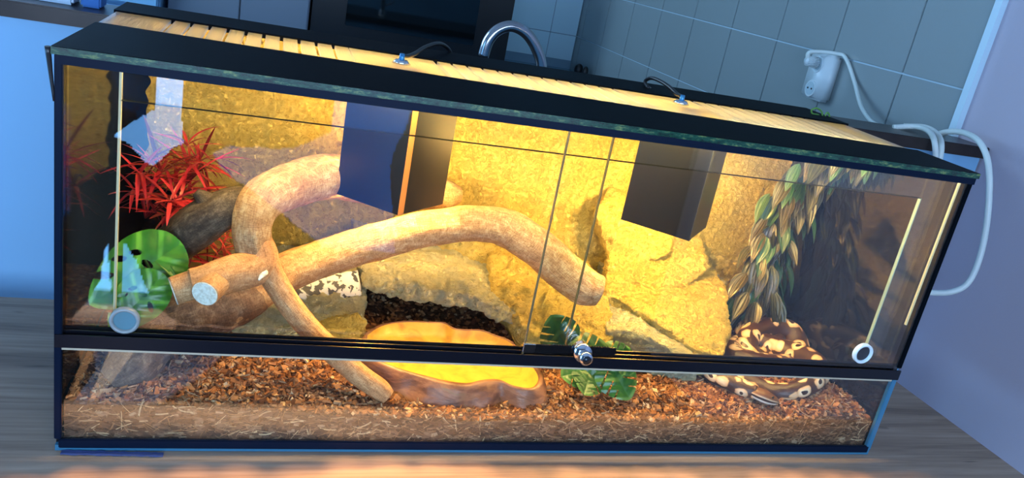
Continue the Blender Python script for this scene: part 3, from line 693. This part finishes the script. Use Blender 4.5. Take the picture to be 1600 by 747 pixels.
V = []; F = []
for _ in range(2600):
    x = rnd.uniform(.012, W-.014)
    front = rnd.random() < .3
    if front: c = Vector((x, .0062, rnd.uniform(.012, zs_(x,.0065)+.002)))
    else:
        y = .012+abs(rnd.gauss(0,.07)); 
        if in_dish(x, y) or y > .4: continue
        c = Vector((x, y, zs_(x, y)+rnd.uniform(.001,.006)))
    L_ = rnd.uniform(.008,.026); d = Vector((rnd.gauss(0,1), 0 if front else rnd.gauss(0,1), rnd.gauss(0,.35))).normalized(); 
    bend = Vector((rnd.gauss(0,.2), 0 if front else rnd.gauss(0,.2), rnd.gauss(.1,.25)))
    wv = .0006 if rnd.random() < .8 else .0011; pr = None
    for s in range(5):
        t = s/4-.5; p = c+d*L_*t+bend*L_*(t*t); k = len(V)
        p.y = max(p.y, .0058)
        V.extend([(p.x, p.y, p.z+wv), (p.x+wv, p.y+.0004, p.z-wv), (p.x-wv, p.y+.0009, p.z-wv)])
        if pr is not None:
            for a_ in range(3): F.append((pr+a_, pr+(a_+1)%3, k+(a_+1)%3, k+a_))
        pr = k
me = bpy.data.meshes.new('fibres'); me.from_pydata(V, [], F); link('loose_fibres', me, FIBRE, SU, kind='stuff')

# ------------------------------------------------------------ driftwood
def knotty(seed, amp=.06, grooves=.03):
    return lambda a, L, p, t: amp*N(p, 24, seed)+grooves*math.sin(a*5+3*N(p, 9, seed))*.5+amp*.45*N(p, 75, seed+3)
B1 = empty('thick_branch', 'thick peeled branch arching from lower left to the rock ledge', 'branch', U(600,370,.22))
def limb(name, pts, m, parent, seed, seg=40, sub=12, amp=.06, caps=None):
    P = [(*U(u, v, y), r) for u, v, y, r in pts]
    o = link(name, tube(P, seg, sub, True, knotty(seed, amp)), m, parent); return o
limb('bark_covered_base', [(172,596,.058,.021),(205,570,.071,.0325),(245,515,.104,.0385),(300,494,.119,.0375),(350,478,.134,.0355),(388,460,.150,.0325),(402,452,.156,.029)], BARK2, B1, 21, 56, 14, .09)
limb('trunk', [(176,594,.060,.022),(205,570,.072,.031),(245,515,.105,.037),(300,494,.12,.036),(350,478,.135,.034),(400,452,.155,.031),(450,424,.18,.0285),(520,399,.205,.028),(600,374,.215,.028),(680,355,.215,.0275),(745,349,.21,.028),(790,356,.205,.030),(838,386,.19,.0305),(880,422,.175,.031),(912,446,.165,.030),(936,454,.16,.025)], WOOD, B1, 1, 56, 14)
B2 = empty('forked_branch', 'forked peeled branch with two pale sawn ends standing at left', 'branch', U(400,320,.14))
limb('upper_limb', [(398,395,.105,.024),(394,350,.115,.026),(412,312,.135,.029),(455,290,.18,.031),(510,276,.225,.033),(560,282,.26,.033),(630,296,.295,.030),(690,303,.32,.026),(712,305,.335,.017)], WOOD, B2, 5, 48, 12)
limb('dark_stub', [(402,318,.150,.022),(368,322,.146,.026),(335,335,.14,.027),(304,356,.15,.030),(272,382,.165,.028),(246,402,.175,.024)], BARK, B2, 7, 40, 12)
limb('broken_top', [(345,335,.14,.022),(325,316,.14,.014),(306,300,.14,.006)], BARK, B2, 8, 24, 8)
limb('lower_limb', [(398,370,.11,.020),(408,405,.098,.022),(395,420,.088,.0235),(360,428,.072,.023),(325,440,.056,.022),(300,446,.052,.021)], WOOD2, B2, 9, 44, 12, .04)
def cut_end(pts, parent, seed):
    P = [Vector(U(u, v, y)) for u, v, y, r in pts]; r = pts[-1][3]
    t = (P[-1]-P[-2]).normalized(); e = P[-1]+t*.0006
    me = tube([(*(P[-1]-t*.001), r*.97), (*e, r*.97), (*(e+t*.0006), r*.93)], 32, 2, True)
    link('sawn_end', me, CUT, parent)
p1 = [(350,432,.070,.018),(332,446,.045,.0175),(320,459,.026,.0165)]
limb('short_stub', p1, WOOD2, B2, 0, 32, 8, .02); cut_end(p1, B2, 0)
p2 = [(320,440,.060,.020),(292,448,.056,.0185),(271,455,.052,.0180)]
limb('short_stub', p2, WOOD2, B2, 0, 32, 8, .02); cut_end(p2, B2, 0)
limb('thin_limb', [(408,398,.100,.019),(425,432,.092,.0165),(452,475,.080,.0155),(485,515,.070,.0155),(520,550,.060,.0155),(560,585,.048,.0150),(592,608,.038,.0145),(606,620,.034,.011)], WOOD2, B2, 14, 36, 12, .04)
link('twig_knot', tube([(*U(412,425,.075),.006),(*U(408,432,.066),.003),(*U(404,438,.062),.0012)], 10, 4), CUT, B2)

# ------------------------------------------------------------ water dish
DW = empty('water_dish', 'red-brown stone-look water dish with ochre yellow basin', 'dish', UZ(700,575,.05))
rimpx = [(566,522),(600,504),(640,502),(690,503),(712,514),(755,517),(795,532),(822,552),(840,580),(847,598),(836,609),(806,606),(780,596),(755,597),(730,602),(700,599),(655,588),(610,574),(585,562),(566,545)]
rim = [UZ(u, v, .080) for u, v in rimpx]; rim = catmull([tuple(p) for p in rim+[rim[0]]], 6)[:-1]
cx, cy = rim[:,0].mean(), rim[:,1].mean(); nr = len(rim)
def ring(f, z, nz=0, off=0):
    out = []
    for i, p in enumerate(rim):
        d = Vector((p[0]-cx, p[1]-cy, 0)); n_ = d.normalized()
        q_ = Vector((cx, cy, z))+d*f+n_*off; k = nz*N(q_, 30, 4); out.append(q_+Vector((n_.x*k, n_.y*k, k*.8)))
    return out
def loft(rings, close=True):
    bm = bmesh.new(); vs = [[bm.verts.new(p) for p in r_] for r_ in rings]
    for a_, b_ in zip(vs[:-1], vs[1:]):
        for i in range(len(a_)): bm.faces.new((a_[i], a_[(i+1)%len(a_)], b_[(i+1)%len(a_)], b_[i]))
    if close: bm.faces.new(vs[-1])
    bmesh.ops.recalc_face_normals(bm, faces=bm.faces[:]); return bm
obj('outer_wall', loft([ring(1, .038, .004, .019), ring(1, .048, .007, .016), ring(1, .058, .010, .010), ring(1, .069, .007, .007), ring(1, .0785, .004, .002), ring(1, .082, .003, -.003), ring(.955, .0805, .003, 0), ring(.945, .077, .002, 0)], False), DISHO, DW, True)
obj('basin', loft([ring(.95, .0805, .002, 0), ring(.915, .072, .001, 0), ring(.86, .064, .001, 0), ring(.78, .0605, .0008), ring(.6, .060, .0005), ring(.35, .0598, 0), ring(.05, .0598, 0)]), DISHI, DW, True)

# ------------------------------------------------------------ leaves
def blade_mesh(name, L, Wd, curl, fold, m, n=9, k=4, tip=.9, wav=0):
    "leaf along +Y, face up +Z; u across, v along"
    V = []; F = []; UVs = []
    for i in range(n+1):
        t = i/n; w_ = Wd*.5*(math.sin(math.pi*min(1, t**.75))**tip) if 0 < t < 1 else Wd*.02
        for j in range(-k, k+1):
            s = j/k; x = s*w_; z = -curl*L*t*t + fold*abs(x) + wav*L*math.sin(t*9+s)*.02
            V.append((x, L*t*(1-.15*curl*t), z)); UVs.append(((s+1)/2, t))
    c = 2*k+1
    for i in range(n):
        for j in range(2*k): F.append((i*c+j, i*c+j+1, (i+1)*c+j+1, (i+1)*c+j))
    me = bpy.data.meshes.new(name); me.from_pydata(V, [], F); ul = me.uv_layers.new(name='UVMap').data
    for l_ in me.loops: ul[l_.index].uv = UVs[l_.vertex_index]
    me.materials.append(m); me.polygons.foreach_set('use_smooth', [True]*len(me.polygons)); return me
def put(name, me, parent, base, direction, normal, scale=1, label=None):
    o = bpy.data.objects.new(name, me); COL.objects.link(o); o.parent = parent
    y = Vector(direction).normalized(); z = Vector(normal); z = (z-y*z.dot(y)).normalized(); x_ = y.cross(z)
    m3 = Matrix((x_, y, z)).transposed()*scale
    m4 = m3.to_4x4(); m4.translation = Vector(base)-wloc(parent); o.matrix_local = m4
    if label: o['label'] = label
    return o
# hanging vine
VN = empty('hanging_vine', 'artificial vine of long olive leaves hanging in the right rear corner', 'plant', (1.14,.33,.47))
spine = catmull([(1.186,.20,.466),(1.180,.26,.455),(1.172,.31,.425),(1.158,.335,.365),(1.140,.335,.305),(1.125,.325,.245),(1.112,.305,.185),(1.105,.285,.145)], 12)
link('stem', tube([(*p, .0022) for p in spine], 8, 0), mat('green_stem', (.10,.14,.05), .5), VN)
rv = random.Random(5)
vme = [blade_mesh('vine_leaf', .070, .0265, c, f, m_) for c, f, m_ in ((.15,.35,VLEAF),(.3,.3,VLEAF),(.05,.45,VLEAF),(.2,.35,VLEAF2),(.35,.25,VLEAF))]
ns = len(spine)
for i in range(215):
    t = (i+rv.random())/215; k = min(ns-2, int(t*(ns-1))); p = Vector(spine[k]).lerp(Vector(spine[k+1]), t*(ns-1)-k)
    a_ = rv.uniform(-1.25, 1.25); rr = rv.uniform(.006,.050)*(1.15 if t > .3 else .8)
    side = Vector((math.sin(a_), -math.cos(a_)*.75, 0))
    d = side*rv.uniform(.45,1.25)+Vector((-.05,-.1,-rv.uniform(.7,1.5)))
    base_ = p+side*rr*.9+Vector((0,0,rv.uniform(-.008,.012)))
    tipx = base_.x+d.normalized().x*.06
    if tipx > 1.185: d.x -= (tipx-1.185)/.06*1.4
    base_.x = min(base_.x, 1.186)
    sc_ = rv.uniform(.75,1.1)*(1.0 if t > .15 else .85)
    m_ = vme[3] if (side.x > .35 and rv.random() < .35) or rv.random() < .06 else rv.choice(vme)
    put('leaf', m_, VN, base_, d, side+Vector((0,-.3,.5))+Vector((rv.gauss(0,.2), rv.gauss(0,.2), 0)), sc_)
# red grass-like plants
rme = [blade_mesh('red_blade', .062, .0046, c, .3, REDM, 8, 1, .6) for c in (.1,.35,.6,.8)]
def red_plant(label, centre, stems, spread, seed, nb=11, sc_=1.0):
    P = empty('red_plant', label, 'plant', centre, 'red plastic plants at left'); r_ = random.Random(seed)
    for s in range(stems):
        tip_ = Vector(centre)+Vector((r_.uniform(-1,1)*spread[0], r_.uniform(-1,.6)*spread[1], r_.uniform(-.6,1)*spread[2]))
        tip_.x = max(tip_.x, .045); root = Vector(centre)+Vector((0,.02,-.05))
        link('stem', tube([(*root,.0014),(*(root.lerp(tip_,.5)+Vector((0,0,.01))),.0012),(*tip_,.0012)], 6, 4), REDM, P)
        ax = (tip_-root).normalized()
        for b_ in range(nb):
            a_ = 2*math.pi*b_/nb+r_.uniform(-.3,.3); sd = Vector((math.cos(a_), math.sin(a_)*.9, .1*r_.random()))
            d = (sd*r_.uniform(.6,1.2)+ax*r_.uniform(.2,.9)).normalized()
            bs = tip_-ax*r_.uniform(0,.012); s_ = r_.uniform(.65,1.15)*sc_
            if (bs+d*.062*s_).x < .010: d.x = abs(d.x)*.3
            put('blade', r_.choice(rme), P, bs, d, Vector((0,0,1))+ax*.3, s_)
red_plant('big spiky red plastic plant in the dark left corner', tuple(U(226,296,.25)), 10, (.055,.06,.060), 3, 12, 1.3)
red_plant('red plastic plant with pink tips beside the dark stub', tuple(U(330,262,.30)), 5, (.035,.03,.040), 4)
red_plant('low red plastic plant peeping out below the dark stub', tuple(U(325,392,.30)), 4, (.035,.03,.025), 6)
# monstera leaves
def inside_poly(px, py, poly):
    c = False; n_ = len(poly); j = n_-1
    for i in range(n_):
        xi, yi = poly[i]; xj, yj = poly[j]
        if (yi > py) != (yj > py) and px < (xj-xi)*(py-yi)/(yj-yi)+xi: c = not c
        j = i
    return c
def monstera(name, L, Wd, holes, slits, m, cup=.15, droop=.04, res=110, fold=.2):
    V = []; F = []; UVs = []; idx = {}
    def half(t): return .5*Wd*(max(0, math.sin(math.pi*(t**.72)))**.62)
    def ok(s, t):     # s in metres across, t along 0..1
        if t <= 0.0 or t >= 1.0 or abs(s) > half(t): return False
        for (hs, ht, ra, rb, an) in holes:
            dx = s-hs*Wd*.5; dy = (t-ht)*L; ca, sa = math.cos(an), math.sin(an); u_ = dx*ca+dy*sa; v_ = -dx*sa+dy*ca
            if (u_/(ra*Wd))**2+(v_/(rb*Wd))**2 < 1: return False
        for (sd, t0, depth, wd_) in slits:
            if sd*s > 0:
                tt = t0+.35*(abs(s)/(Wd*.5))*(1 if t0 < .8 else .3)
                if abs(s) > (1-depth)*half(t0) and abs(t-tt) < wd_*(abs(s)/(Wd*.5)): return False
        return True
    n_ = res
    for i in range(n_):
        for j in range(n_):
            t = (i+.5)/n_; s = ((j+.5)/n_-.5)*Wd
            if ok(s, t):
                q_ = []
                for di, dj in ((0,0),(0,1),(1,1),(1,0)):
                    key = (i+di, j+dj)
                    if key not in idx:
                        t2 = key[0]/n_; s2 = (key[1]/n_-.5)*Wd
                        h = half(min(max(t2,.001),.999)); 
                        if abs(s2) > h: s2 = math.copysign(h, s2)
                        idx[key] = len(V)
                        rib = .004*math.cos((t2+.5*abs(s2)/Wd)*34)*min(1, abs(s2)/(Wd*.2))
                        V.append((s2, t2*L, -droop*L*t2*t2+fold*abs(s2)-cup*4*s2*s2/Wd+rib*L*6*.25)); UVs.append((s2/Wd*.6+.5+.0, t2))
                    q_.append(idx[key])
                F.append(tuple(q_))
    me = bpy.data.meshes.new(name); me.from_pydata(V, [], F)
    ul = me.uv_layers.new(name='UVMap').data
    for l_ in me.loops:
        s2, t2 = UVs[l_.vertex_index]; ul[l_.index].uv = (t2+abs(s2-.5)*.9, s2)
    me.materials.append(m); me.polygons.foreach_set('use_smooth', [True]*len(me.polygons)); return me
mh = monstera('monstera_leaf', .110, .074, [(.5,.40,.085,.045,.98),(.60,.55,.10,.045,.98),(.05,.38,.085,.05,.3),(.48,.76,.15,.055,.98),(-.5,.45,.12,.05,-.6),(-.35,.68,.09,.04,-.8)], [], MONS)
ms = monstera('split_leaf', .085, .085, [], [(1,.15,.75,.045),(1,.38,.75,.045),(1,.60,.7,.04),(-1,.20,.75,.045),(-1,.42,.75,.045),(-1,.64,.7,.04)], MONSD)
def between(a_, b_): return (Vector(b_)-Vector(a_))
ML = empty('monstera_plant', 'bright green holed monstera plant in the front left corner', 'plant', (.09,.09,.064))
a_, b_ = U(284,380,.115), U(141,476,.045)
put('leaf', mh, ML, a_, between(a_, b_), Vector((-.15,-.95,.15)), between(a_, b_).length/.110)
a_, b_ = U(256,428,.080), U(168,522,.034)
put('leaf', mh, ML, a_, between(a_, b_), Vector((.1,-.95,.25)), between(a_, b_).length/.110*.95)
ln = blade_mesh('narrow_leaf', .075, .012, .3, .5, MONS)
for p_, q_ in (((205,372,.13),(300,420,.08)),((215,378,.12),(290,432,.07)),((210,370,.14),(278,392,.12)),((240,400,.12),(305,412,.10))):
    a_, b_ = U(*p_), U(*q_); put('leaf', ln, ML, a_, between(a_, b_), (0,-.4,1), between(a_, b_).length/.075)
for tp in ((290,395,.13),(262,440,.085),(210,372,.13)):
    e_ = U(*tp); link('stem', tube([(.10,.11,.062,.002),(.10,.12,(.062+e_.z)/2,.002),(*e_,.0018)], 8, 5), mat('leaf_stem', (.05,.16,.03), .5), ML)
MM = empty('split_leaf_plant', 'dark green split-leaf monstera plant in front between dish and rock', 'plant', (.70,.075,.06))
for p_, q_, nn, s_ in (((885,545,.10),(862,495,.10),(-.2,-.9,.3),.95),((880,560,.09),(968,540,.06),(0,-.75,.7),1.05),((940,560,.07),(985,550,.06),(.2,-.7,.7),.7),
                       ((948,562,.07),(985,624,.028),(-.1,-.8,.6),1.0),((930,575,.07),(866,590,.05),(-.3,-.7,.7),.9),((960,570,.06),(1003,560,.05),(.2,-.5,.8),.6),((925,570,.08),(915,610,.035),(0,-.8,.6),.9)):
    a_, b_ = U(*p_), U(*q_); put('leaf', ms, MM, a_, between(a_, b_), nn, between(a_, b_).length/.085*s_ if False else .80*s_)
    link('stem', tube([(.70,.09,.058,.0022),(*(Vector((.70,.09,.058)).lerp(a_,.6)+Vector((0,0,.01))),.002),(*a_,.0018)], 8, 5), mat('dark_leaf_stem', (.04,.12,.03), .5), MM)

# ------------------------------------------------------------ the snake
SN = empty('ball_python', 'brown and cream ball python coiled on the bark beneath the vine', 'snake', U(1200,600,.10))
def sp_(u, v, y, r): return (*U(u, v, y), r)
snp = [sp_(1176,560,.24,.004), sp_(1165,545,.24,.010), sp_(1158,525,.25,.014), sp_(1172,508,.26,.017), sp_(1196,505,.26,.018), sp_(1212,520,.25,.019),
       sp_(1205,545,.22,.020), sp_(1180,560,.19,.021), sp_(1166,545,.20,.021), sp_(1175,522,.23,.021), sp_(1205,512,.25,.021), sp_(1234,520,.24,.022),
       sp_(1246,545,.21,.022), sp_(1240,570,.17,.022), sp_(1200,572,.15,.022), sp_(1150,560,.17,.021), sp_(1146,545,.21,.020), sp_(1180,535,.22,.020), sp_(1225,548,.19,.020), sp_(1262,560,.145,.020),
       sp_(1281,580,.100,.0185), sp_(1264,600,.068,.0175), sp_(1228,613,.060,.0155), sp_(1192,608,.082,.0165), sp_(1152,588,.115,.0175), sp_(1122,574,.135,.0165), sp_(1112,582,.112,.0155), sp_(1134,593,.086,.015), sp_(1163,607,.062,.0135), sp_(1180,614,.050,.0115)]
link('body', tube(snp, 32, 10, upz=True), SNAKE, SN)
# head lies on the near coil, snout to the left
hp = [sp_(1174,611,.053,.0105), sp_(1184,615,.047,.0128), sp_(1194,619,.042,.0138), sp_(1203,623,.038,.0118), sp_(1211,626,.0355,.0085), sp_(1215,628,.0345,.0045)]
HEADM = mat('python_head', (.10,.045,.02), .35); q = NT(HEADM); cc = q.n('ShaderNodeTexCoord'); sp = q.n('ShaderNodeSeparateXYZ'); q.l(cc.outputs['UV'], sp.inputs[0])
ab = q.n('ShaderNodeMath', operation='SUBTRACT'); ab.inputs[1].default_value = .5; q.l(sp.outputs[0], ab.inputs[0]); ab2 = q.n('ShaderNodeMath', operation='ABSOLUTE'); q.l(ab.outputs[0], ab2.inputs[0])
q.color(q.ramp(ab2.outputs[0], [(0,(.78,.76,.68)),(.20,(.78,.76,.68)),(.22,(.03,.015,.01)),(.27,(.03,.015,.01)),(.29,(.55,.38,.22)),(.33,(.16,.07,.03)),(.5,(.13,.06,.025))]))
link('head', tube(hp, 28, 8, squash=.72, upz=True), HEADM, SN)
for dy in (-1, 1):
    c_ = Vector(U(1203,619,.038))+Vector((0, dy*.0075, .002))
    bm = bmesh.new(); bmesh.ops.create_uvsphere(bm, u_segments=14, v_segments=10, radius=.0020, matrix=Matrix.Translation(c_)); obj('eye', bm, mat('glossy_eye', (.005,.005,.005), .05), SN, True)

# ------------------------------------------------------------ lamp guards
def guard(label, c, l, r, zb, m, strip, lab2):
    G = empty('lamp_guard', label, 'lamp', (c[0], c[1]+.075, .4795), 'lamp guards under the lid')
    def panel(a_, b_, th=.004):
        d = (Vector(b_)-Vector(a_)); n_ = Vector((-d.y, d.x)).normalized()*th
        if n_.y < 0: n_ = -n_
        return prism([a_, b_, (b_[0]+n_.x, b_[1]+n_.y), (a_[0]+n_.x, a_[1]+n_.y)], zb, .4792)
    obj('side_panel', panel(l, c), m, G); obj('side_panel', panel(c, r), m, G)
    if strip:
        d = (Vector(r)-Vector(c)).normalized(); e = Vector(c)+d*.011; n_ = Vector((d.y, -d.x))*.0012
        obj('corner_strip', prism([tuple(Vector(c)+n_), tuple(e+n_), tuple(e), tuple(c)], zb, .4792), strip, G)['label'] = lab2
    cxx = (c[0]+l[0]+r[0])/3-.002; cyy = max(l[1], r[1])+.005
    bm = bmesh.new(); bmesh.ops.create_cone(bm, cap_ends=True, segments=28, radius1=.013, radius2=.020, depth=.125, matrix=Matrix.Translation((cxx,cyy,.4165))); obj('lamp_socket', bm, WHITEP, G, True)
    bm = bmesh.new(); bmesh.ops.create_uvsphere(bm, u_segments=28, v_segments=18, radius=.016)
    for v_ in bm.verts:
        z = v_.co.z; k = 1 if z < 0 else 1-.45*(z/.016)**2
        v_.co = Vector((cxx+v_.co.x*k, cyy+v_.co.y*k, .332+z*1.5))
    obj('bulb', bm, BULB, G, True); return G
guard('left black lamp guard with an orange corner strip under the lid', (.393,.130), (.3132,.200), (.4695,.200), .2955, BLUEBOX, COPPER, 'orange corner strip')
guard('right plain black lamp guard hanging over the rock', (.8456,.130), (.762,.206), (.918,.208), .2975, BOX2, mat('grey_corner_strip', (.03,.03,.032), .3), 'dark grey corner strip')
# cable glands with black cords on the lid
def gland(label, u, v, cord):
    p = UZ(u, v, .488); G = empty('cable_gland', label, 'cable', p, 'lamp cable glands on the lid')
    bm = bmesh.new(); bmesh.ops.create_cone(bm, cap_ends=True, segments=32, radius1=.0135, radius2=.0085, depth=.005, matrix=Matrix.Translation(p+Vector((0,0,.0015)))); obj('washer', bm, STEEL, G, True)
    bm = bmesh.new(); bmesh.ops.create_cone(bm, cap_ends=True, segments=20, radius1=.0045, radius2=.0035, depth=.010, matrix=Matrix.Translation(p+Vector((0,0,.008)))); obj('blue_grip', bm, mat('blue_anodised', (.05,.25,.5), .25, .6), G, True)
    link('cord', tube([(p.x,p.y,p.z+.010,.003)]+[(*U(uu, vv, yy), .0032) for uu, vv, yy in cord], 12, 8), BLACKP, G)
gland('chrome cable gland with black cord, left one on the lid', 627, 98, [(636,88,.27),(648,84,.30),(664,74,.34),(684,68,.38),(697,73,.42),(704,84,.45),(704,110,.452)])
gland('chrome cable gland with looped black cord, right one on the lid', 1064, 161, [(1058,147,.28),(1046,136,.31),(1032,127,.34),(1018,122,.37),(1008,127,.40),(1012,136,.37),(1016,139,.38)])
# cam lock with toothed bar on the doors
LK = empty('door_lock', 'chrome cylinder lock on a black toothed bar across the sliding doors', 'lock', (.6467,-.01,.165))
bm = box_bm(.566, .700, -.0045, -.0015, .1655, .1760, .0004)
x = .606
while x < .690:
    pr_ = [(x,.1758),(x+.0018,.1775),(x+.0036,.1758)]
    a_ = [bm.verts.new((p[0], -.0045, p[1])) for p in pr_]; b_ = [bm.verts.new((p[0], -.0015, p[1])) for p in pr_]
    bm.faces.new(a_[::-1]); bm.faces.new(b_)
    for i in range(3): bm.faces.new((a_[i], a_[(i+1)%3], b_[(i+1)%3], b_[i]))
    x += .0040
bmesh.ops.recalc_face_normals(bm, faces=bm.faces[:]); obj('toothed_bar', bm, mat('dark_chrome', (.05,.05,.055), .2, .9), LK)
box('hook', .563, .581, -.0062, -.0008, .1640, .1775, STEEL, LK, .001)
def cyl(x, z, y0, y1, r, m, nm, r2=None):
    bm = bmesh.new(); bmesh.ops.create_cone(bm, cap_ends=True, segments=36, radius1=r, radius2=r2 or r, depth=abs(y1-y0), matrix=Matrix.Translation((x,(y0+y1)/2,z))@Matrix.Rotation(R(90),4,'X'))
    bmesh.ops.bevel(bm, geom=[e for e in bm.edges if e.calc_face_angle(0) > .8], offset=.0008, segments=2, affect='EDGES')
    return obj(nm, bm, m, LK, True)
cyl(.6467, .1715, -.018, -.0005, .0125, STEEL, 'lock_body'); cyl(.6467, .1705, -.032, -.018, .0088, STEEL, 'lock_barrel'); cyl(.6467, .1705, -.0335, -.0315, .0062, mat('dark_key_face', (.03,.04,.05), .25, .8), 'key_face')
box('key_slot', .6460, .6474, -.0340, -.0333, .1675, .1735, BLACKP, LK)
# crumpled blue plastic under the left corner of the base
bm = bmesh.new(); g = []
for i in range(40):
    g.append([bm.verts.new((.008+.115*i/39, -.010+.008*j/5+.0015*N((i*.3,j,0),1)-.004*(i/39), .0006+.0016*abs(N((i*.35,j*.7,2),1))+(.001 if j else 0))) for j in range(6)])
for i in range(39):
    for j in range(5): bm.faces.new((g[i][j], g[i+1][j], g[i+1][j+1], g[i][j+1]))
tag(obj('plastic_film', bm, mat('blue_plastic_film', (.04,.06,.17), .4), smooth=True), 'crumpled blue plastic film peeping out under the tank corner', 'film')
